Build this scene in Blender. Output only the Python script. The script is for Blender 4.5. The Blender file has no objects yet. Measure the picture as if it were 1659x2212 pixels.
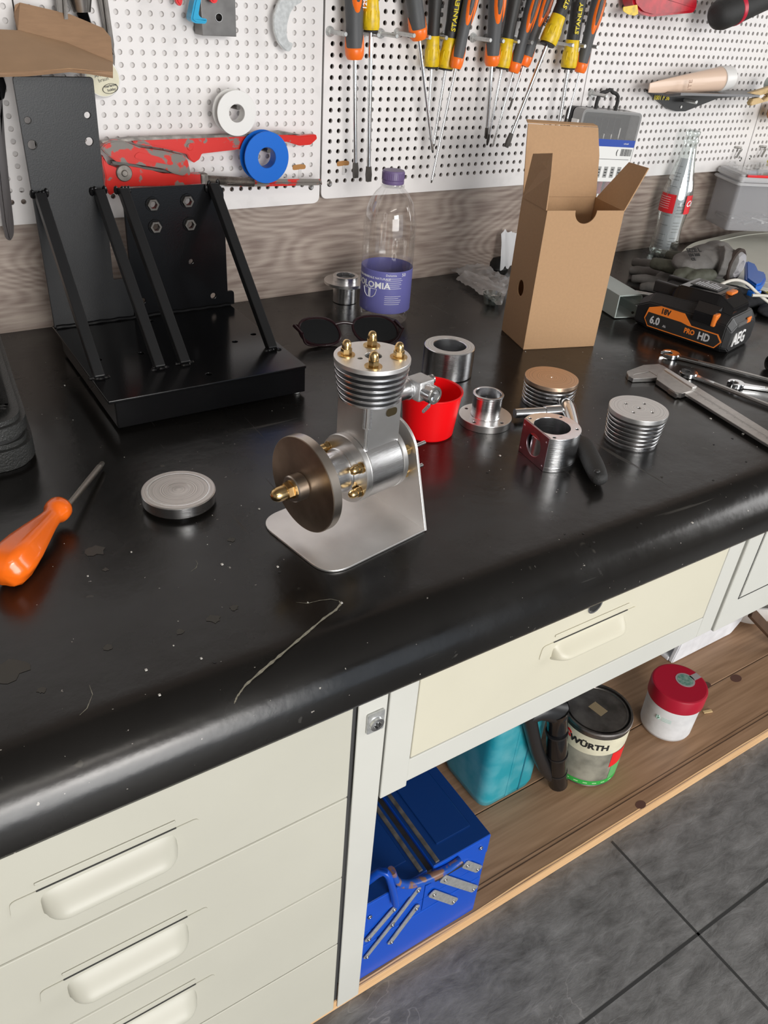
import bpy, bmesh, math, random
from math import sin, cos, pi, radians as rad
from mathutils import Vector as V, Matrix, noise
random.seed(7)
S = bpy.context.scene
COL = S.collection
# ------------------------------------------------------------ camera, world, lights, exposure
a, b, c = -0.610437736, 0.587173282, -0.081322827
FPX = 1715.74
_f = V((0, cos(b), -sin(b))); _r = V((1, 0, 0)); _d = V((0, -sin(b), -cos(b)))
_r2 = _r*cos(c) + _d*sin(c); _d2 = -_r*sin(c) + _d*cos(c)
_Z = Matrix.Rotation(a, 3, 'Z')
RGT, DWN, FWD = _Z @ _r2, _Z @ _d2, _Z @ _f
CAM = V((0, 0, .44))
cd = bpy.data.cameras.new('camera'); cam = bpy.data.objects.new('camera', cd); COL.objects.link(cam)
cam.matrix_world = Matrix.Translation(CAM) @ Matrix((RGT, -DWN, -FWD)).transposed().to_4x4()
cd.sensor_fit = 'HORIZONTAL'; cd.sensor_width = 36; cd.lens = 36*FPX/1659; cd.clip_start = .01
S.camera = cam
S.view_settings.view_transform = 'Standard'; S.view_settings.look = 'None'
S.view_settings.gamma = 1; S.view_settings.exposure = 0.0; S.view_settings.use_curve_mapping = False
w = bpy.data.worlds.new('world'); S.world = w; w.use_nodes = True
w.node_tree.nodes['Background'].inputs[0].default_value = (.75, .86, 1, 1)
w.node_tree.nodes['Background'].inputs[1].default_value = 1.0
def area(name, loc, target, sx, sy, power, col=(1, 1, 1)):
    l = bpy.data.lights.new(name, 'AREA'); l.shape = 'RECTANGLE'; l.size = sx; l.size_y = sy
    l.energy = power; l.color = col
    o = bpy.data.objects.new(name, l); COL.objects.link(o); o.location = loc
    o.rotation_euler = (V(target)-V(loc)).to_track_quat('-Z', 'Y').to_euler()
    return o
# daylight falling in through the open garage door behind the camera, and a tube lamp on the ceiling
area('daylight_garage_door', (.1, -2.74, .30), (.45, 1.0, .05), 2.0, 1.15, 62, (1, .98, .95))
area('daylight_door_top_light', (.25, -2.74, 1.13), (.45, 1.0, .05), 1.35, .46, 46, (1, .96, .91))
area('daylight_side_window', (3.34, -.7, .75), (.8, .9, .0), 1.25, 1.25, 26, (1, .98, .95))
area('ceiling_lamp_light', (-.35, -1.55, 1.72), (-.35, -1.54, 0), 1.6, .26, 11, (1, .94, .86))

def ray(px, py):
    return RGT*((px-829.5)/FPX) + DWN*((py-1106)/FPX) + FWD
def at(px, py, z=0.0):                    # a point of the place at height z
    d = ray(px, py); return CAM + d*((z-CAM.z)/d.z)
def aty(px, py, y):                       # a point of the place at depth y
    d = ray(px, py); return CAM + d*((y-CAM.y)/d.y)

# ------------------------------------------------------------ materials
def mk(name):
    m = bpy.data.materials.new(name); m.use_nodes = True
    return m, m.node_tree.nodes, m.node_tree.links, m.node_tree.nodes['Principled BSDF']
def mat(name, col, rough=.5, metal=0, spec=None, trans=0, ior=None, alpha=1, bump=0, bscale=200, var=0, vscale=30,
        coat=0, sub=0, emis=0, stretch=None, col2=None, thr=None, aniso=0):
    m, N, L, p = mk(name)
    p.inputs['Base Color'].default_value = (*col, 1)
    p.inputs['Roughness'].default_value = rough; p.inputs['Metallic'].default_value = metal
    if spec is not None: p.inputs['Specular IOR Level'].default_value = spec
    if trans: p.inputs['Transmission Weight'].default_value = trans
    if ior: p.inputs['IOR'].default_value = ior
    if alpha < 1: p.inputs['Alpha'].default_value = alpha
    if coat: p.inputs['Coat Weight'].default_value = coat
    if aniso: p.inputs['Anisotropic'].default_value = aniso
    if var or bump or thr:
        tc = N.new('ShaderNodeTexCoord'); mp = N.new('ShaderNodeMapping'); L.new(tc.outputs['Object'], mp.inputs[0])
        if stretch: mp.inputs['Scale'].default_value = stretch
    if var or thr:
        n = N.new('ShaderNodeTexNoise'); n.inputs['Scale'].default_value = vscale; n.inputs['Detail'].default_value = 6
        L.new(mp.outputs[0], n.inputs['Vector'])
        r = N.new('ShaderNodeValToRGB'); L.new(n.outputs[0], r.inputs[0])
        c2 = col2 or tuple(max(0, x*(1-var)) for x in col)
        t = thr or (.35, .65)
        r.color_ramp.elements[0].position = t[0]; r.color_ramp.elements[1].position = t[1]
        r.color_ramp.elements[0].color = (*c2, 1); r.color_ramp.elements[1].color = (*col, 1)
        L.new(r.outputs[0], p.inputs['Base Color'])
    if bump:
        n = N.new('ShaderNodeTexNoise'); n.inputs['Scale'].default_value = bscale; n.inputs['Detail'].default_value = 4
        L.new(mp.outputs[0], n.inputs['Vector'])
        bp = N.new('ShaderNodeBump'); bp.inputs['Strength'].default_value = bump; bp.inputs['Distance'].default_value = .001
        L.new(n.outputs[0], bp.inputs['Height']); L.new(bp.outputs[0], p.inputs['Normal'])
    return m
M = {}
M['cream'] = mat('cream_steel', (.54, .53, .455), .42, var=.07, vscale=4)
M['cream2'] = mat('cream_drawer', (.64, .61, .49), .42, var=.05, vscale=5)
M['cream3'] = mat('grey_white_steel', (.60, .60, .555), .4, var=.05, vscale=6)
M['gap'] = mat('dark_gap', (.05, .05, .05), .8)
M['peg'] = mat('white_pegboard', (.82, .795, .785), .5, var=.10, vscale=28, thr=(.27, .45))
M['pegback'] = mat('light_backing', (.68, .66, .65), .8)
M['pegshade'] = mat('shaded_backing', (.05, .03, .022), .9)  # shade inside the peg holes is put into this dark backing colour
M['alu'] = mat('machined_aluminium', (.90, .91, .93), .20, 1, bump=.15, bscale=60, stretch=(1, 1, 40), aniso=.3)
M['alu_sat'] = mat('satin_aluminium', (.82, .81, .80), .33, 1, var=.08, vscale=40)
M['alu_plate'] = mat('brushed_plate', (.94, .92, .90), .44, 1, var=.1, vscale=25)
M['cast'] = mat('cast_aluminium', (.62, .62, .62), .45, .9, bump=.3, bscale=900)
M['flysteel'] = mat('brown_steel', (.36, .285, .22), .40, 1, var=.3, vscale=40)
M['flyedge'] = mat('turned_steel', (.56, .50, .44), .3, 1)
M['bronze'] = mat('bronze_face', (.58, .43, .31), .35, 1, var=.2, vscale=60)
M['brass'] = mat('brass', (.83, .60, .29), .22, 1, var=.25, vscale=120, col2=(.62, .43, .20))
M['chrome'] = mat('chrome', (.78, .79, .80), .14, 1)
M['steel'] = mat('grey_steel', (.50, .49, .47), .32, 1, var=.15, vscale=80)
M['dsteel'] = mat('dark_steel', (.13, .12, .11), .4, .8, var=.3, vscale=60)
M['zinc'] = mat('zinc_plated', (.62, .63, .62), .38, .65, var=.2, vscale=200)
M['blackpaint'] = mat('glossy_black_paint', (.005, .005, .0055), .16, spec=.32, bump=.05, bscale=500)
M['blackpaint2'] = mat('satin_black_paint', (.014, .0145, .0155), .36, spec=.4)
M['blackplastic'] = mat('black_plastic', (.014, .014, .015), .4, bump=.1, bscale=700)
M['blackgloss'] = mat('gloss_black_plastic', (.008, .008, .009), .12)
M['rubber'] = mat('black_rubber', (.02, .02, .02), .6, bump=.6, bscale=900)
M['rough_case'] = mat('textured_case', (.028, .029, .028), .42, bump=.9, bscale=500)
M['orange'] = mat('orange_plastic', (1, .17, .01), .25, coat=.3)
M['orange2'] = mat('orange_collar', (1, .19, .02), .3)
M['yellow'] = mat('yellow_plastic', (.80, .55, .01), .35, var=.35, vscale=90, col2=(.45, .30, .02), thr=(.3, .5))
M['hgrey'] = mat('handle_grey', (.075, .078, .082), .5, bump=.25, bscale=1300)
M['hdark'] = mat('handle_black', (.025, .025, .024), .5, bump=.2, bscale=900)
M['red'] = mat('red_plastic', (.86, .005, .008), .3)
M['redpaint'] = mat('chipped_red_paint', (.62, .022, .012), .35, thr=(.49, .53), vscale=55, col2=(.20, .18, .16))
M['redpaint2'] = mat('red_paint', (.66, .02, .012), .35, thr=(.36, .40), vscale=60, col2=(.22, .18, .16))
M['wornsteel'] = mat('worn_steel', (.32, .29, .26), .4, .7, var=.5, vscale=90)
M['bluep'] = mat('blue_plastic', (.005, .14, .62), .32)
M['bluetool'] = mat('blue_tool_paint', (.004, .075, .50), .3, thr=(.29, .31), vscale=14, col2=(.14, .07, .045))
M['bluelid'] = mat('blue_lid_paint', (.004, .035, .17), .25, thr=(.25, .27), vscale=30, col2=(.05, .03, .03))
M['cyanp'] = mat('light_blue_plastic', (.01, .36, .62), .3)
M['teal'] = mat('teal_plastic', (.015, .30, .37), .4, thr=(.3, .6), vscale=25, col2=(.11, .40, .46))
M['white'] = mat('white_plastic', (.80, .79, .77), .35)
M['whitepaint'] = mat('white_foam', (.82, .83, .86), .6, var=.12, vscale=50)
M['paper'] = mat('white_paper', (.82, .82, .80), .6)
M['greypaper'] = mat('leaflet_paper', (.66, .66, .70), .6)
M['ink'] = mat('black_ink', (.02, .02, .02), .5)
M['greyink'] = mat('grey_ink', (.22, .22, .22), .6)
M['whiteink'] = mat('white_ink', (.85, .85, .85), .5)
M['yellowink'] = mat('yellow_ink', (.80, .65, .05), .5)
M['redink'] = mat('red_ink', (.80, .015, .02), .4)
M['greenink'] = mat('green_ink', (.03, .40, .06), .5)
M['blueink'] = mat('blue_ink', (.01, .06, .38), .4)
M['card'] = mat('brown_cardboard', (.47, .285, .15), .75, var=.05, vscale=260, bump=.06, bscale=600)
M['cardin'] = mat('inner_cardboard', (.33, .20, .115), .8, var=.1, vscale=60, stretch=(1, 1, 5))
M['carton'] = mat('carton_cardboard', (.42, .26, .145), .8, var=.1, vscale=20)
M['purple'] = mat('purple_cap', (.17, .12, .26), .4)
M['label'] = mat('purple_label', (.15, .15, .42), .45, alpha=.93)
M['creamlabel'] = mat('cream_label', (.76, .72, .54), .5, var=.15, vscale=40)
M['dirtyclear'] = mat('smudged_label', (.34, .33, .27), .35, var=.5, vscale=35, col2=(.17, .17, .14))
M['canmetal'] = mat('tin_lid', (.42, .39, .37), .35, 1, var=.5, vscale=35)
M['jar'] = mat('white_jar', (.78, .79, .80), .4, var=.15, vscale=40)
M['darkred'] = mat('dark_red_lid', (.42, .008, .03), .35)
M['skinc'] = mat('beige_tube', (.78, .58, .45), .35, coat=.2)
M['woodpeg'] = mat('pine_peg', (.70, .50, .25), .6, var=.2, vscale=60)
M['brownwood'] = mat('brown_wood', (.10, .05, .025), .6, var=.4, vscale=20)
M['glove'] = mat('grey_knit', (.21, .20, .19), .9, bump=.8, bscale=900, var=.25, vscale=30)
M['glovedark'] = mat('olive_coating', (.085, .088, .065), .7, bump=.5, bscale=300)
M['cuff'] = mat('brown_cuff', (.05, .035, .028), .8)
M['knitlight'] = mat('light_knit', (.42, .41, .42), .9, bump=.6, bscale=900)
M['cloth'] = mat('dark_cloth', (.025, .026, .03), .95, bump=.6, bscale=500)
M['whitecord'] = mat('white_cord', (.75, .72, .65), .4)
M['lidgrey'] = mat('pale_board', (.66, .66, .58), .5, var=.08, vscale=12)
M['aeg_orange'] = mat('orange_mark', (.85, .22, .03), .4)
M['scuff'] = mat('scuff', (.40, .38, .30), .8, var=.4, vscale=300)
M['crumb'] = mat('crumb', (.62, .60, .56), .7)
def film(name, tint, f0, f1, rough, blend=.35, haze=0.0):
    m = bpy.data.materials.new(name); m.use_nodes = True; N = m.node_tree.nodes; L = m.node_tree.links
    N.remove(N['Principled BSDF']); out = N['Material Output']
    tr = N.new('ShaderNodeBsdfTransparent'); tr.inputs[0].default_value = (*tint, 1)
    gl = N.new('ShaderNodeBsdfGlossy'); gl.inputs['Roughness'].default_value = rough; gl.inputs['Color'].default_value = (.95, .95, .95, 1)
    lw = N.new('ShaderNodeLayerWeight'); lw.inputs['Blend'].default_value = blend
    mr = N.new('ShaderNodeMapRange'); mr.inputs['To Min'].default_value = f0; mr.inputs['To Max'].default_value = f1
    L.new(lw.outputs['Facing'], mr.inputs['Value'])
    mx = N.new('ShaderNodeMixShader'); L.new(mr.outputs[0], mx.inputs[0]); L.new(tr.outputs[0], mx.inputs[1]); L.new(gl.outputs[0], mx.inputs[2])
    last = mx
    if haze:
        df = N.new('ShaderNodeBsdfDiffuse'); df.inputs[0].default_value = (.85, .85, .86, 1)
        m2 = N.new('ShaderNodeMixShader'); m2.inputs[0].default_value = haze; L.new(mx.outputs[0], m2.inputs[1]); L.new(df.outputs[0], m2.inputs[2]); last = m2
    L.new(last.outputs[0], out.inputs[0]); return m
def thin(name, col, alpha, rough=.08, spec=.8):
    return mat(name, col, rough, alpha=alpha, spec=spec)
M['clear'] = film('clear_plastic', (.97, .97, .97), .05, .42, .06)
M['glass'] = film('bottle_glass', (.84, .88, .87), .08, .65, .03, .45)
M['bag'] = film('clear_bag', (.95, .95, .95), .12, .5, .2, .4, .30)
M['frost'] = mat('frosted_plastic', (.50, .57, .55), .3, alpha=.78)
M['smoke'] = thin('smoked_cover', (.35, .35, .35), .30, .1)
M['tub'] = mat('cloudy_tub', (.48, .48, .50), .25, alpha=.40)
M['tublid'] = mat('cloudy_lid', (.60, .60, .61), .3, alpha=.85)
M['lens'] = mat('dark_lens', (.006, .007, .008), .05, spec=.5)
M['tort'] = mat('tortoise_frame', (.018, .006, .008), .28, spec=.35)

def bench_top():
    m, N, L, p = mk('black_bench_cover')
    tc = N.new('ShaderNodeTexCoord')
    def nz(sc, det=5, stretch=None, rough=.55):
        n = N.new('ShaderNodeTexNoise'); n.inputs['Scale'].default_value = sc; n.inputs['Detail'].default_value = det
        n.inputs['Roughness'].default_value = rough
        mp = N.new('ShaderNodeMapping'); L.new(tc.outputs['Object'], mp.inputs[0])
        if stretch: mp.inputs['Scale'].default_value = stretch[0]; mp.inputs['Rotation'].default_value = stretch[1]
        L.new(mp.outputs[0], n.inputs['Vector']); return n
    def ramp(src, p0, p1, c0, c1):
        r = N.new('ShaderNodeValToRGB'); L.new(src, r.inputs[0])
        r.color_ramp.elements[0].position = p0; r.color_ramp.elements[1].position = p1
        r.color_ramp.elements[0].color = (*c0, 1); r.color_ramp.elements[1].color = (*c1, 1); return r
    def mix(mode, f, A, B):
        x = N.new('ShaderNodeMix'); x.data_type = 'RGBA'; x.blend_type = mode
        if isinstance(f, float): x.inputs[0].default_value = f
        else: L.new(f, x.inputs[0])
        for s, i in ((A, 6), (B, 7)):
            if isinstance(s, tuple): x.inputs[i].default_value = (*s, 1)
            else: L.new(s, x.inputs[i])
        return x.outputs[2]
    base = ramp(nz(3.5).outputs[0], .35, .7, (.0065, .006, .0055), (.012, .011, .010)).outputs[0]
    spots = ramp(nz(26, 3).outputs[0], .70, .73, (0, 0, 0), (1, 1, 1)).outputs[0]
    specks = ramp(nz(190, 2).outputs[0], .745, .76, (0, 0, 0), (1, 1, 1)).outputs[0]
    scr1 = ramp(nz(60, 3, ((1, .05, 1), (0, 0, .9))).outputs[0], .69, .72, (0, 0, 0), (1, 1, 1)).outputs[0]
    scr2 = ramp(nz(60, 3, ((.06, 1, 1), (0, 0, .5))).outputs[0], .69, .72, (0, 0, 0), (1, 1, 1)).outputs[0]
    msk = ramp(nz(5, 2).outputs[0], .45, .62, (0, 0, 0), (1, 1, 1)).outputs[0]
    scr = mix('MULTIPLY', 1.0, mix('ADD', 1.0, scr1, scr2), msk)
    colr = mix('MIX', spots, base, (.045, .042, .036))
    colr = mix('MIX', scr, colr, (.060, .055, .048))
    colr = mix('MIX', specks, colr, (.30, .28, .25))
    L.new(colr, p.inputs['Base Color'])
    rr = ramp(nz(9, 6).outputs[0], .3, .75, (.17, .17, .17), (.34, .34, .34))
    L.new(mix('ADD', .5, rr.outputs[0], scr), p.inputs['Roughness'])
    bp = N.new('ShaderNodeBump'); bp.inputs['Strength'].default_value = .25; bp.inputs['Distance'].default_value = .0012
    L.new(nz(45, 6).outputs[0], bp.inputs['Height']); L.new(bp.outputs[0], p.inputs['Normal'])
    p.inputs['Specular IOR Level'].default_value = .5
    return m
M['bench'] = bench_top()

def woodgrain(name, c1, c2, scale=(1, 1, 9), wave=2.2, dist=7, rough=.5, knots=True):
    m, N, L, p = mk(name)
    tc = N.new('ShaderNodeTexCoord'); mp = N.new('ShaderNodeMapping'); mp.inputs['Scale'].default_value = scale
    L.new(tc.outputs['Object'], mp.inputs[0])
    n0 = N.new('ShaderNodeTexNoise'); n0.inputs['Scale'].default_value = 1.7; n0.inputs['Detail'].default_value = 1
    L.new(mp.outputs[0], n0.inputs['Vector'])
    mm = N.new('ShaderNodeMath'); mm.operation = 'MULTIPLY'; mm.inputs[1].default_value = dist; L.new(n0.outputs[0], mm.inputs[0])
    fr = N.new('ShaderNodeMath'); fr.operation = 'SINE'
    m2 = N.new('ShaderNodeMath'); m2.operation = 'MULTIPLY'; m2.inputs[1].default_value = wave*4; L.new(mm.outputs[0], m2.inputs[0])
    L.new(m2.outputs[0], fr.inputs[0])
    n1 = N.new('ShaderNodeTexNoise'); n1.inputs['Scale'].default_value = 30; n1.inputs['Detail'].default_value = 8
    mp2 = N.new('ShaderNodeMapping'); mp2.inputs['Scale'].default_value = (scale[0]*.35, scale[1], scale[2]*1.6)
    L.new(tc.outputs['Object'], mp2.inputs[0]); L.new(mp2.outputs[0], n1.inputs['Vector'])
    ad = N.new('ShaderNodeMath'); ad.operation = 'MULTIPLY_ADD'; ad.inputs[1].default_value = .10; L.new(fr.outputs[0], ad.inputs[0])
    L.new(n1.outputs[0], ad.inputs[2])
    r = N.new('ShaderNodeValToRGB'); L.new(ad.outputs[0], r.inputs[0])
    r.color_ramp.elements[0].position = .25; r.color_ramp.elements[1].position = .72
    r.color_ramp.elements[0].color = (*c1, 1); r.color_ramp.elements[1].color = (*c2, 1)
    L.new(r.outputs[0], p.inputs['Base Color']); p.inputs['Roughness'].default_value = rough
    return m
M['laminate'] = woodgrain('grey_oak_laminate', (.22, .165, .14), (.42, .35, .30), (1.5, 1, 4.2), dist=26)
M['plank'] = woodgrain('brown_plank', (.25, .145, .080), (.36, .22, .13), (.8, 7, 3), rough=.45)
M['plankedge'] = woodgrain('raw_plank_edge', (.62, .37, .18), (.78, .50, .26), (1, 1, 10), rough=.6)

def slate():
    m, N, L, p = mk('slate_tiles')
    tc = N.new('ShaderNodeTexCoord')
    mp = N.new('ShaderNodeMapping'); mp.inputs['Scale'].default_value = (1.1, 2.6, 1); mp.inputs['Rotation'].default_value = (0, 0, .55)
    L.new(tc.outputs['Object'], mp.inputs[0])
    n = N.new('ShaderNodeTexNoise'); n.inputs['Scale'].default_value = 17; n.inputs['Detail'].default_value = 12
    n.inputs['Roughness'].default_value = .7; n.inputs['Distortion'].default_value = .35
    L.new(mp.outputs[0], n.inputs['Vector'])
    r = N.new('ShaderNodeValToRGB'); L.new(n.outputs[0], r.inputs[0])
    r.color_ramp.elements[0].position = .3; r.color_ramp.elements[1].position = .7
    r.color_ramp.elements[0].color = (.075, .073, .072, 1); r.color_ramp.elements[1].color = (.235, .233, .232, 1)
    v = N.new('ShaderNodeTexNoise'); v.inputs['Scale'].default_value = 5; v.inputs['Detail'].default_value = 3; v.inputs['Distortion'].default_value = 1.2
    L.new(mp.outputs[0], v.inputs['Vector'])
    s1 = N.new('ShaderNodeMath'); s1.operation = 'SUBTRACT'; s1.inputs[1].default_value = .5; L.new(v.outputs[0], s1.inputs[0])
    ab = N.new('ShaderNodeMath'); ab.operation = 'ABSOLUTE'; L.new(s1.outputs[0], ab.inputs[0])
    r2 = N.new('ShaderNodeValToRGB'); L.new(ab.outputs[0], r2.inputs[0])
    r2.color_ramp.elements[0].position = 0; r2.color_ramp.elements[1].position = .008
    r2.color_ramp.elements[0].color = (.5, .5, .5, 1); r2.color_ramp.elements[1].color = (0, 0, 0, 1)
    msk = N.new('ShaderNodeTexNoise'); msk.inputs['Scale'].default_value = 4; L.new(tc.outputs['Object'], msk.inputs['Vector'])
    r3 = N.new('ShaderNodeValToRGB'); L.new(msk.outputs[0], r3.inputs[0]); r3.color_ramp.elements[0].position = .5; r3.color_ramp.elements[1].position = .62
    mu = N.new('ShaderNodeMix'); mu.data_type = 'RGBA'; mu.blend_type = 'MULTIPLY'; mu.inputs[0].default_value = 1
    L.new(r2.outputs[0], mu.inputs[6]); L.new(r3.outputs[0], mu.inputs[7])
    mx = N.new('ShaderNodeMix'); mx.data_type = 'RGBA'; L.new(mu.outputs[2], mx.inputs[0]); L.new(r.outputs[0], mx.inputs[6])
    mx.inputs[7].default_value = (.36, .35, .34, 1)
    L.new(mx.outputs[2], p.inputs['Base Color']); p.inputs['Roughness'].default_value = .42
    bp = N.new('ShaderNodeBump'); bp.inputs['Strength'].default_value = .5; bp.inputs['Distance'].default_value = .003
    L.new(n.outputs[0], bp.inputs['Height']); L.new(bp.outputs[0], p.inputs['Normal'])
    return m
M['slate'] = slate()
M['joint'] = mat('tile_joint', (.03, .03, .03), .8)
M['wallpaint'] = mat('wall_paint', (.30, .285, .265), .8)
M['ceil'] = mat('ceiling_paint', (.22, .21, .20), .85)
M['greysheet'] = mat('blue_grey_sheet', (.26, .32, .38), .5)

# ------------------------------------------------------------ mesh helpers
def bmn(): return bmesh.new()
def T(x=0, y=0, z=0): return Matrix.Translation((x, y, z))
def RX(t): return Matrix.Rotation(t, 4, 'X')
def RY(t): return Matrix.Rotation(t, 4, 'Y')
def RZ(t): return Matrix.Rotation(t, 4, 'Z')
def addbm(dst, src, mx=None):
    me = bpy.data.meshes.new('t'); src.to_mesh(me); src.free()
    if mx is not None: me.transform(mx)
    dst.from_mesh(me); bpy.data.meshes.remove(me); return dst
def box(bm, x0, x1, y0, y1, z0, z1, bev=0, mx=None, seg=2):
    t = bmn(); bmesh.ops.create_cube(t, size=1)
    for v in t.verts: v.co = V((x0+(v.co.x+.5)*(x1-x0), y0+(v.co.y+.5)*(y1-y0), z0+(v.co.z+.5)*(z1-z0)))
    if bev: bmesh.ops.bevel(t, geom=t.edges[:], offset=bev, segments=seg, affect='EDGES', profile=.5)
    return addbm(bm, t, mx)
def lathe(bm, prof, seg=48, mx=None, a0=0, a1=2*pi, close=False):
    t = bmn(); full = abs(a1-a0-2*pi) < 1e-6; n = seg if full else seg+1
    rings = []
    for r, z in prof:
        if r < 1e-7: rings.append([t.verts.new((0, 0, z))])
        else: rings.append([t.verts.new((r*cos(a0+(a1-a0)*k/seg), r*sin(a0+(a1-a0)*k/seg), z)) for k in range(n)])
    pairs = list(zip(rings[:-1], rings[1:]))
    if close: pairs.append((rings[-1], rings[0]))
    for A, B in pairs:
        for k in range(seg):
            k2 = (k+1) % n if full else k+1
            q = []
            for v in ((A[k % len(A)]), (A[k2 % len(A)]), (B[k2 % len(B)]), (B[k % len(B)])):
                if v not in q: q.append(v)
            if len(q) > 2:
                try: t.faces.new(q)
                except ValueError: pass
    bmesh.ops.recalc_face_normals(t, faces=t.faces[:])
    return addbm(bm, t, mx)
def cyl(bm, r, z0, z1, seg=32, mx=None, bev=0, r2=None):
    r2 = r if r2 is None else r2
    if bev: pr = [(0, z0), (r-bev, z0), (r, z0+bev), (r2, z1-bev), (r2-bev, z1), (0, z1)]
    else: pr = [(0, z0), (r, z0), (r2, z1), (0, z1)]
    return lathe(bm, pr, seg, mx)
def ringz(bm, ro, ri, z0, z1, seg=48, mx=None, bev=.0004):
    return lathe(bm, [(ri+bev, z0), (ro-bev, z0), (ro, z0+bev), (ro, z1-bev), (ro-bev, z1), (ri+bev, z1), (ri, z1-bev), (ri, z0+bev)], seg, mx, close=True)
def hexn(bm, r, z0, z1, mx=None, bev=.0003):
    t = bmn(); lo = [t.verts.new((r*cos(k*pi/3), r*sin(k*pi/3), z0)) for k in range(6)]
    f = t.faces.new(lo); e = bmesh.ops.extrude_face_region(t, geom=[f])
    for v in e['geom']:
        if isinstance(v, bmesh.types.BMVert): v.co.z = z1
    bmesh.ops.recalc_face_normals(t, faces=t.faces[:])
    if bev: bmesh.ops.bevel(t, geom=t.edges[:], offset=bev, segments=1, affect='EDGES')
    return addbm(bm, t, mx)
def prism(bm, pts, z0, z1, bev=0, mx=None):
    t = bmn(); f = t.faces.new([t.verts.new((p[0], p[1], z0)) for p in pts])
    e = bmesh.ops.extrude_face_region(t, geom=[f])
    for v in e['geom']:
        if isinstance(v, bmesh.types.BMVert): v.co.z = z1
    bmesh.ops.recalc_face_normals(t, faces=t.faces[:])
    if bev:
        ed = [x for x in t.edges if abs(x.verts[0].co.z-x.verts[1].co.z) < 1e-9]
        bmesh.ops.bevel(t, geom=ed, offset=bev, segments=2, affect='EDGES')
    bmesh.ops.triangulate(t, faces=[f for f in t.faces if len(f.verts) > 4])
    return addbm(bm, t, mx)
def tube(bm, pts, r, seg=12, cap=True, mx=None, smooth=0, flat=1.0):
    P = [V(p) for p in pts]; R_ = list(r) if isinstance(r, (list, tuple)) else [r]*len(P)
    for _ in range(smooth):
        Q = [P[0]]; q = [R_[0]]
        for i in range(len(P)-1):
            Q += [P[i]*.75+P[i+1]*.25, P[i]*.25+P[i+1]*.75]; q += [R_[i]*.75+R_[i+1]*.25, R_[i]*.25+R_[i+1]*.75]
        P = Q+[P[-1]]; R_ = q+[R_[-1]]
    t = bmn(); rings = []; up = None
    for i, p in enumerate(P):
        d = (P[min(i+1, len(P)-1)]-P[max(i-1, 0)]).normalized()
        if up is None:
            up = V((0, 0, 1)) if abs(d.z) < .9 else V((1, 0, 0))
        s = d.cross(up).normalized(); up = s.cross(d).normalized()
        rings.append([t.verts.new(p+(s*cos(2*pi*k/seg)+up*sin(2*pi*k/seg)*flat)*R_[i]) for k in range(seg)])
    for A, B in zip(rings[:-1], rings[1:]):
        for k in range(seg): t.faces.new((A[k], A[(k+1) % seg], B[(k+1) % seg], B[k]))
    if cap: t.faces.new(rings[0]); t.faces.new(rings[-1])
    bmesh.ops.recalc_face_normals(t, faces=t.faces[:])
    return addbm(bm, t, mx)
def ball(bm, c, s, seg=20, mx=None):
    t = bmn(); bmesh.ops.create_uvsphere(t, u_segments=seg, v_segments=seg//2, radius=1)
    m = T(*c) @ Matrix.Diagonal((*(s if isinstance(s, (tuple, list)) else (s, s, s)), 1))
    return addbm(bm, t, m if mx is None else mx @ m)
def circ(r, n=32, cx=0, cy=0): return [(cx+r*cos(2*pi*k/n), cy+r*sin(2*pi*k/n)) for k in range(n)]
def rpoly(pts, r, seg=6):
    out = []; n = len(pts); R_ = r if isinstance(r, (list, tuple)) else [r]*n
    for i in range(n):
        p0, p, p1 = V(pts[i-1]), V(pts[i]), V(pts[(i+1) % n])
        d0 = (p0-p); d1 = (p1-p); l = min(R_[i], d0.length*.49, d1.length*.49)
        if R_[i] <= 0: out.append(tuple(p)); continue
        A = p+d0.normalized()*l; B = p+d1.normalized()*l
        for k in range(seg+1):
            t = k/seg; q = A*(1-t)**2+p*2*t*(1-t)+B*t*t; out.append((q.x, q.y))
    return out
def rrect(x0, x1, y0, y1, r, seg=6): return rpoly([(x0, y0), (x1, y0), (x1, y1), (x0, y1)], r, seg)
def _evalmesh(cu):
    o = bpy.data.objects.new('tmp', cu); COL.objects.link(o)
    bpy.context.view_layer.update()
    dg = bpy.context.evaluated_depsgraph_get()
    me = bpy.data.meshes.new_from_object(o.evaluated_get(dg)); bpy.data.objects.remove(o); return me
def plate(bm, outer, holes, z0, z1, bev=0, mx=None):       # a flat plate with holes
    cu = bpy.data.curves.new('c', 'CURVE'); cu.dimensions = '2D'; cu.fill_mode = 'BOTH'
    cu.extrude = (z1-z0)/2-bev; cu.bevel_depth = bev; cu.bevel_resolution = 1; cu.offset = -bev
    for pts in [outer]+list(holes):
        s = cu.splines.new('POLY'); s.points.add(len(pts)-1); s.use_cyclic_u = True
        for q, p in zip(s.points, pts): q.co = (p[0], p[1], 0, 1)
    me = _evalmesh(cu); bpy.data.curves.remove(cu)
    m = T(0, 0, (z0+z1)/2); me.transform(m if mx is None else mx @ m)
    bm.from_mesh(me); bpy.data.meshes.remove(me); bmesh.ops.remove_doubles(bm, verts=bm.verts[:], dist=1e-6); return bm
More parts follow.
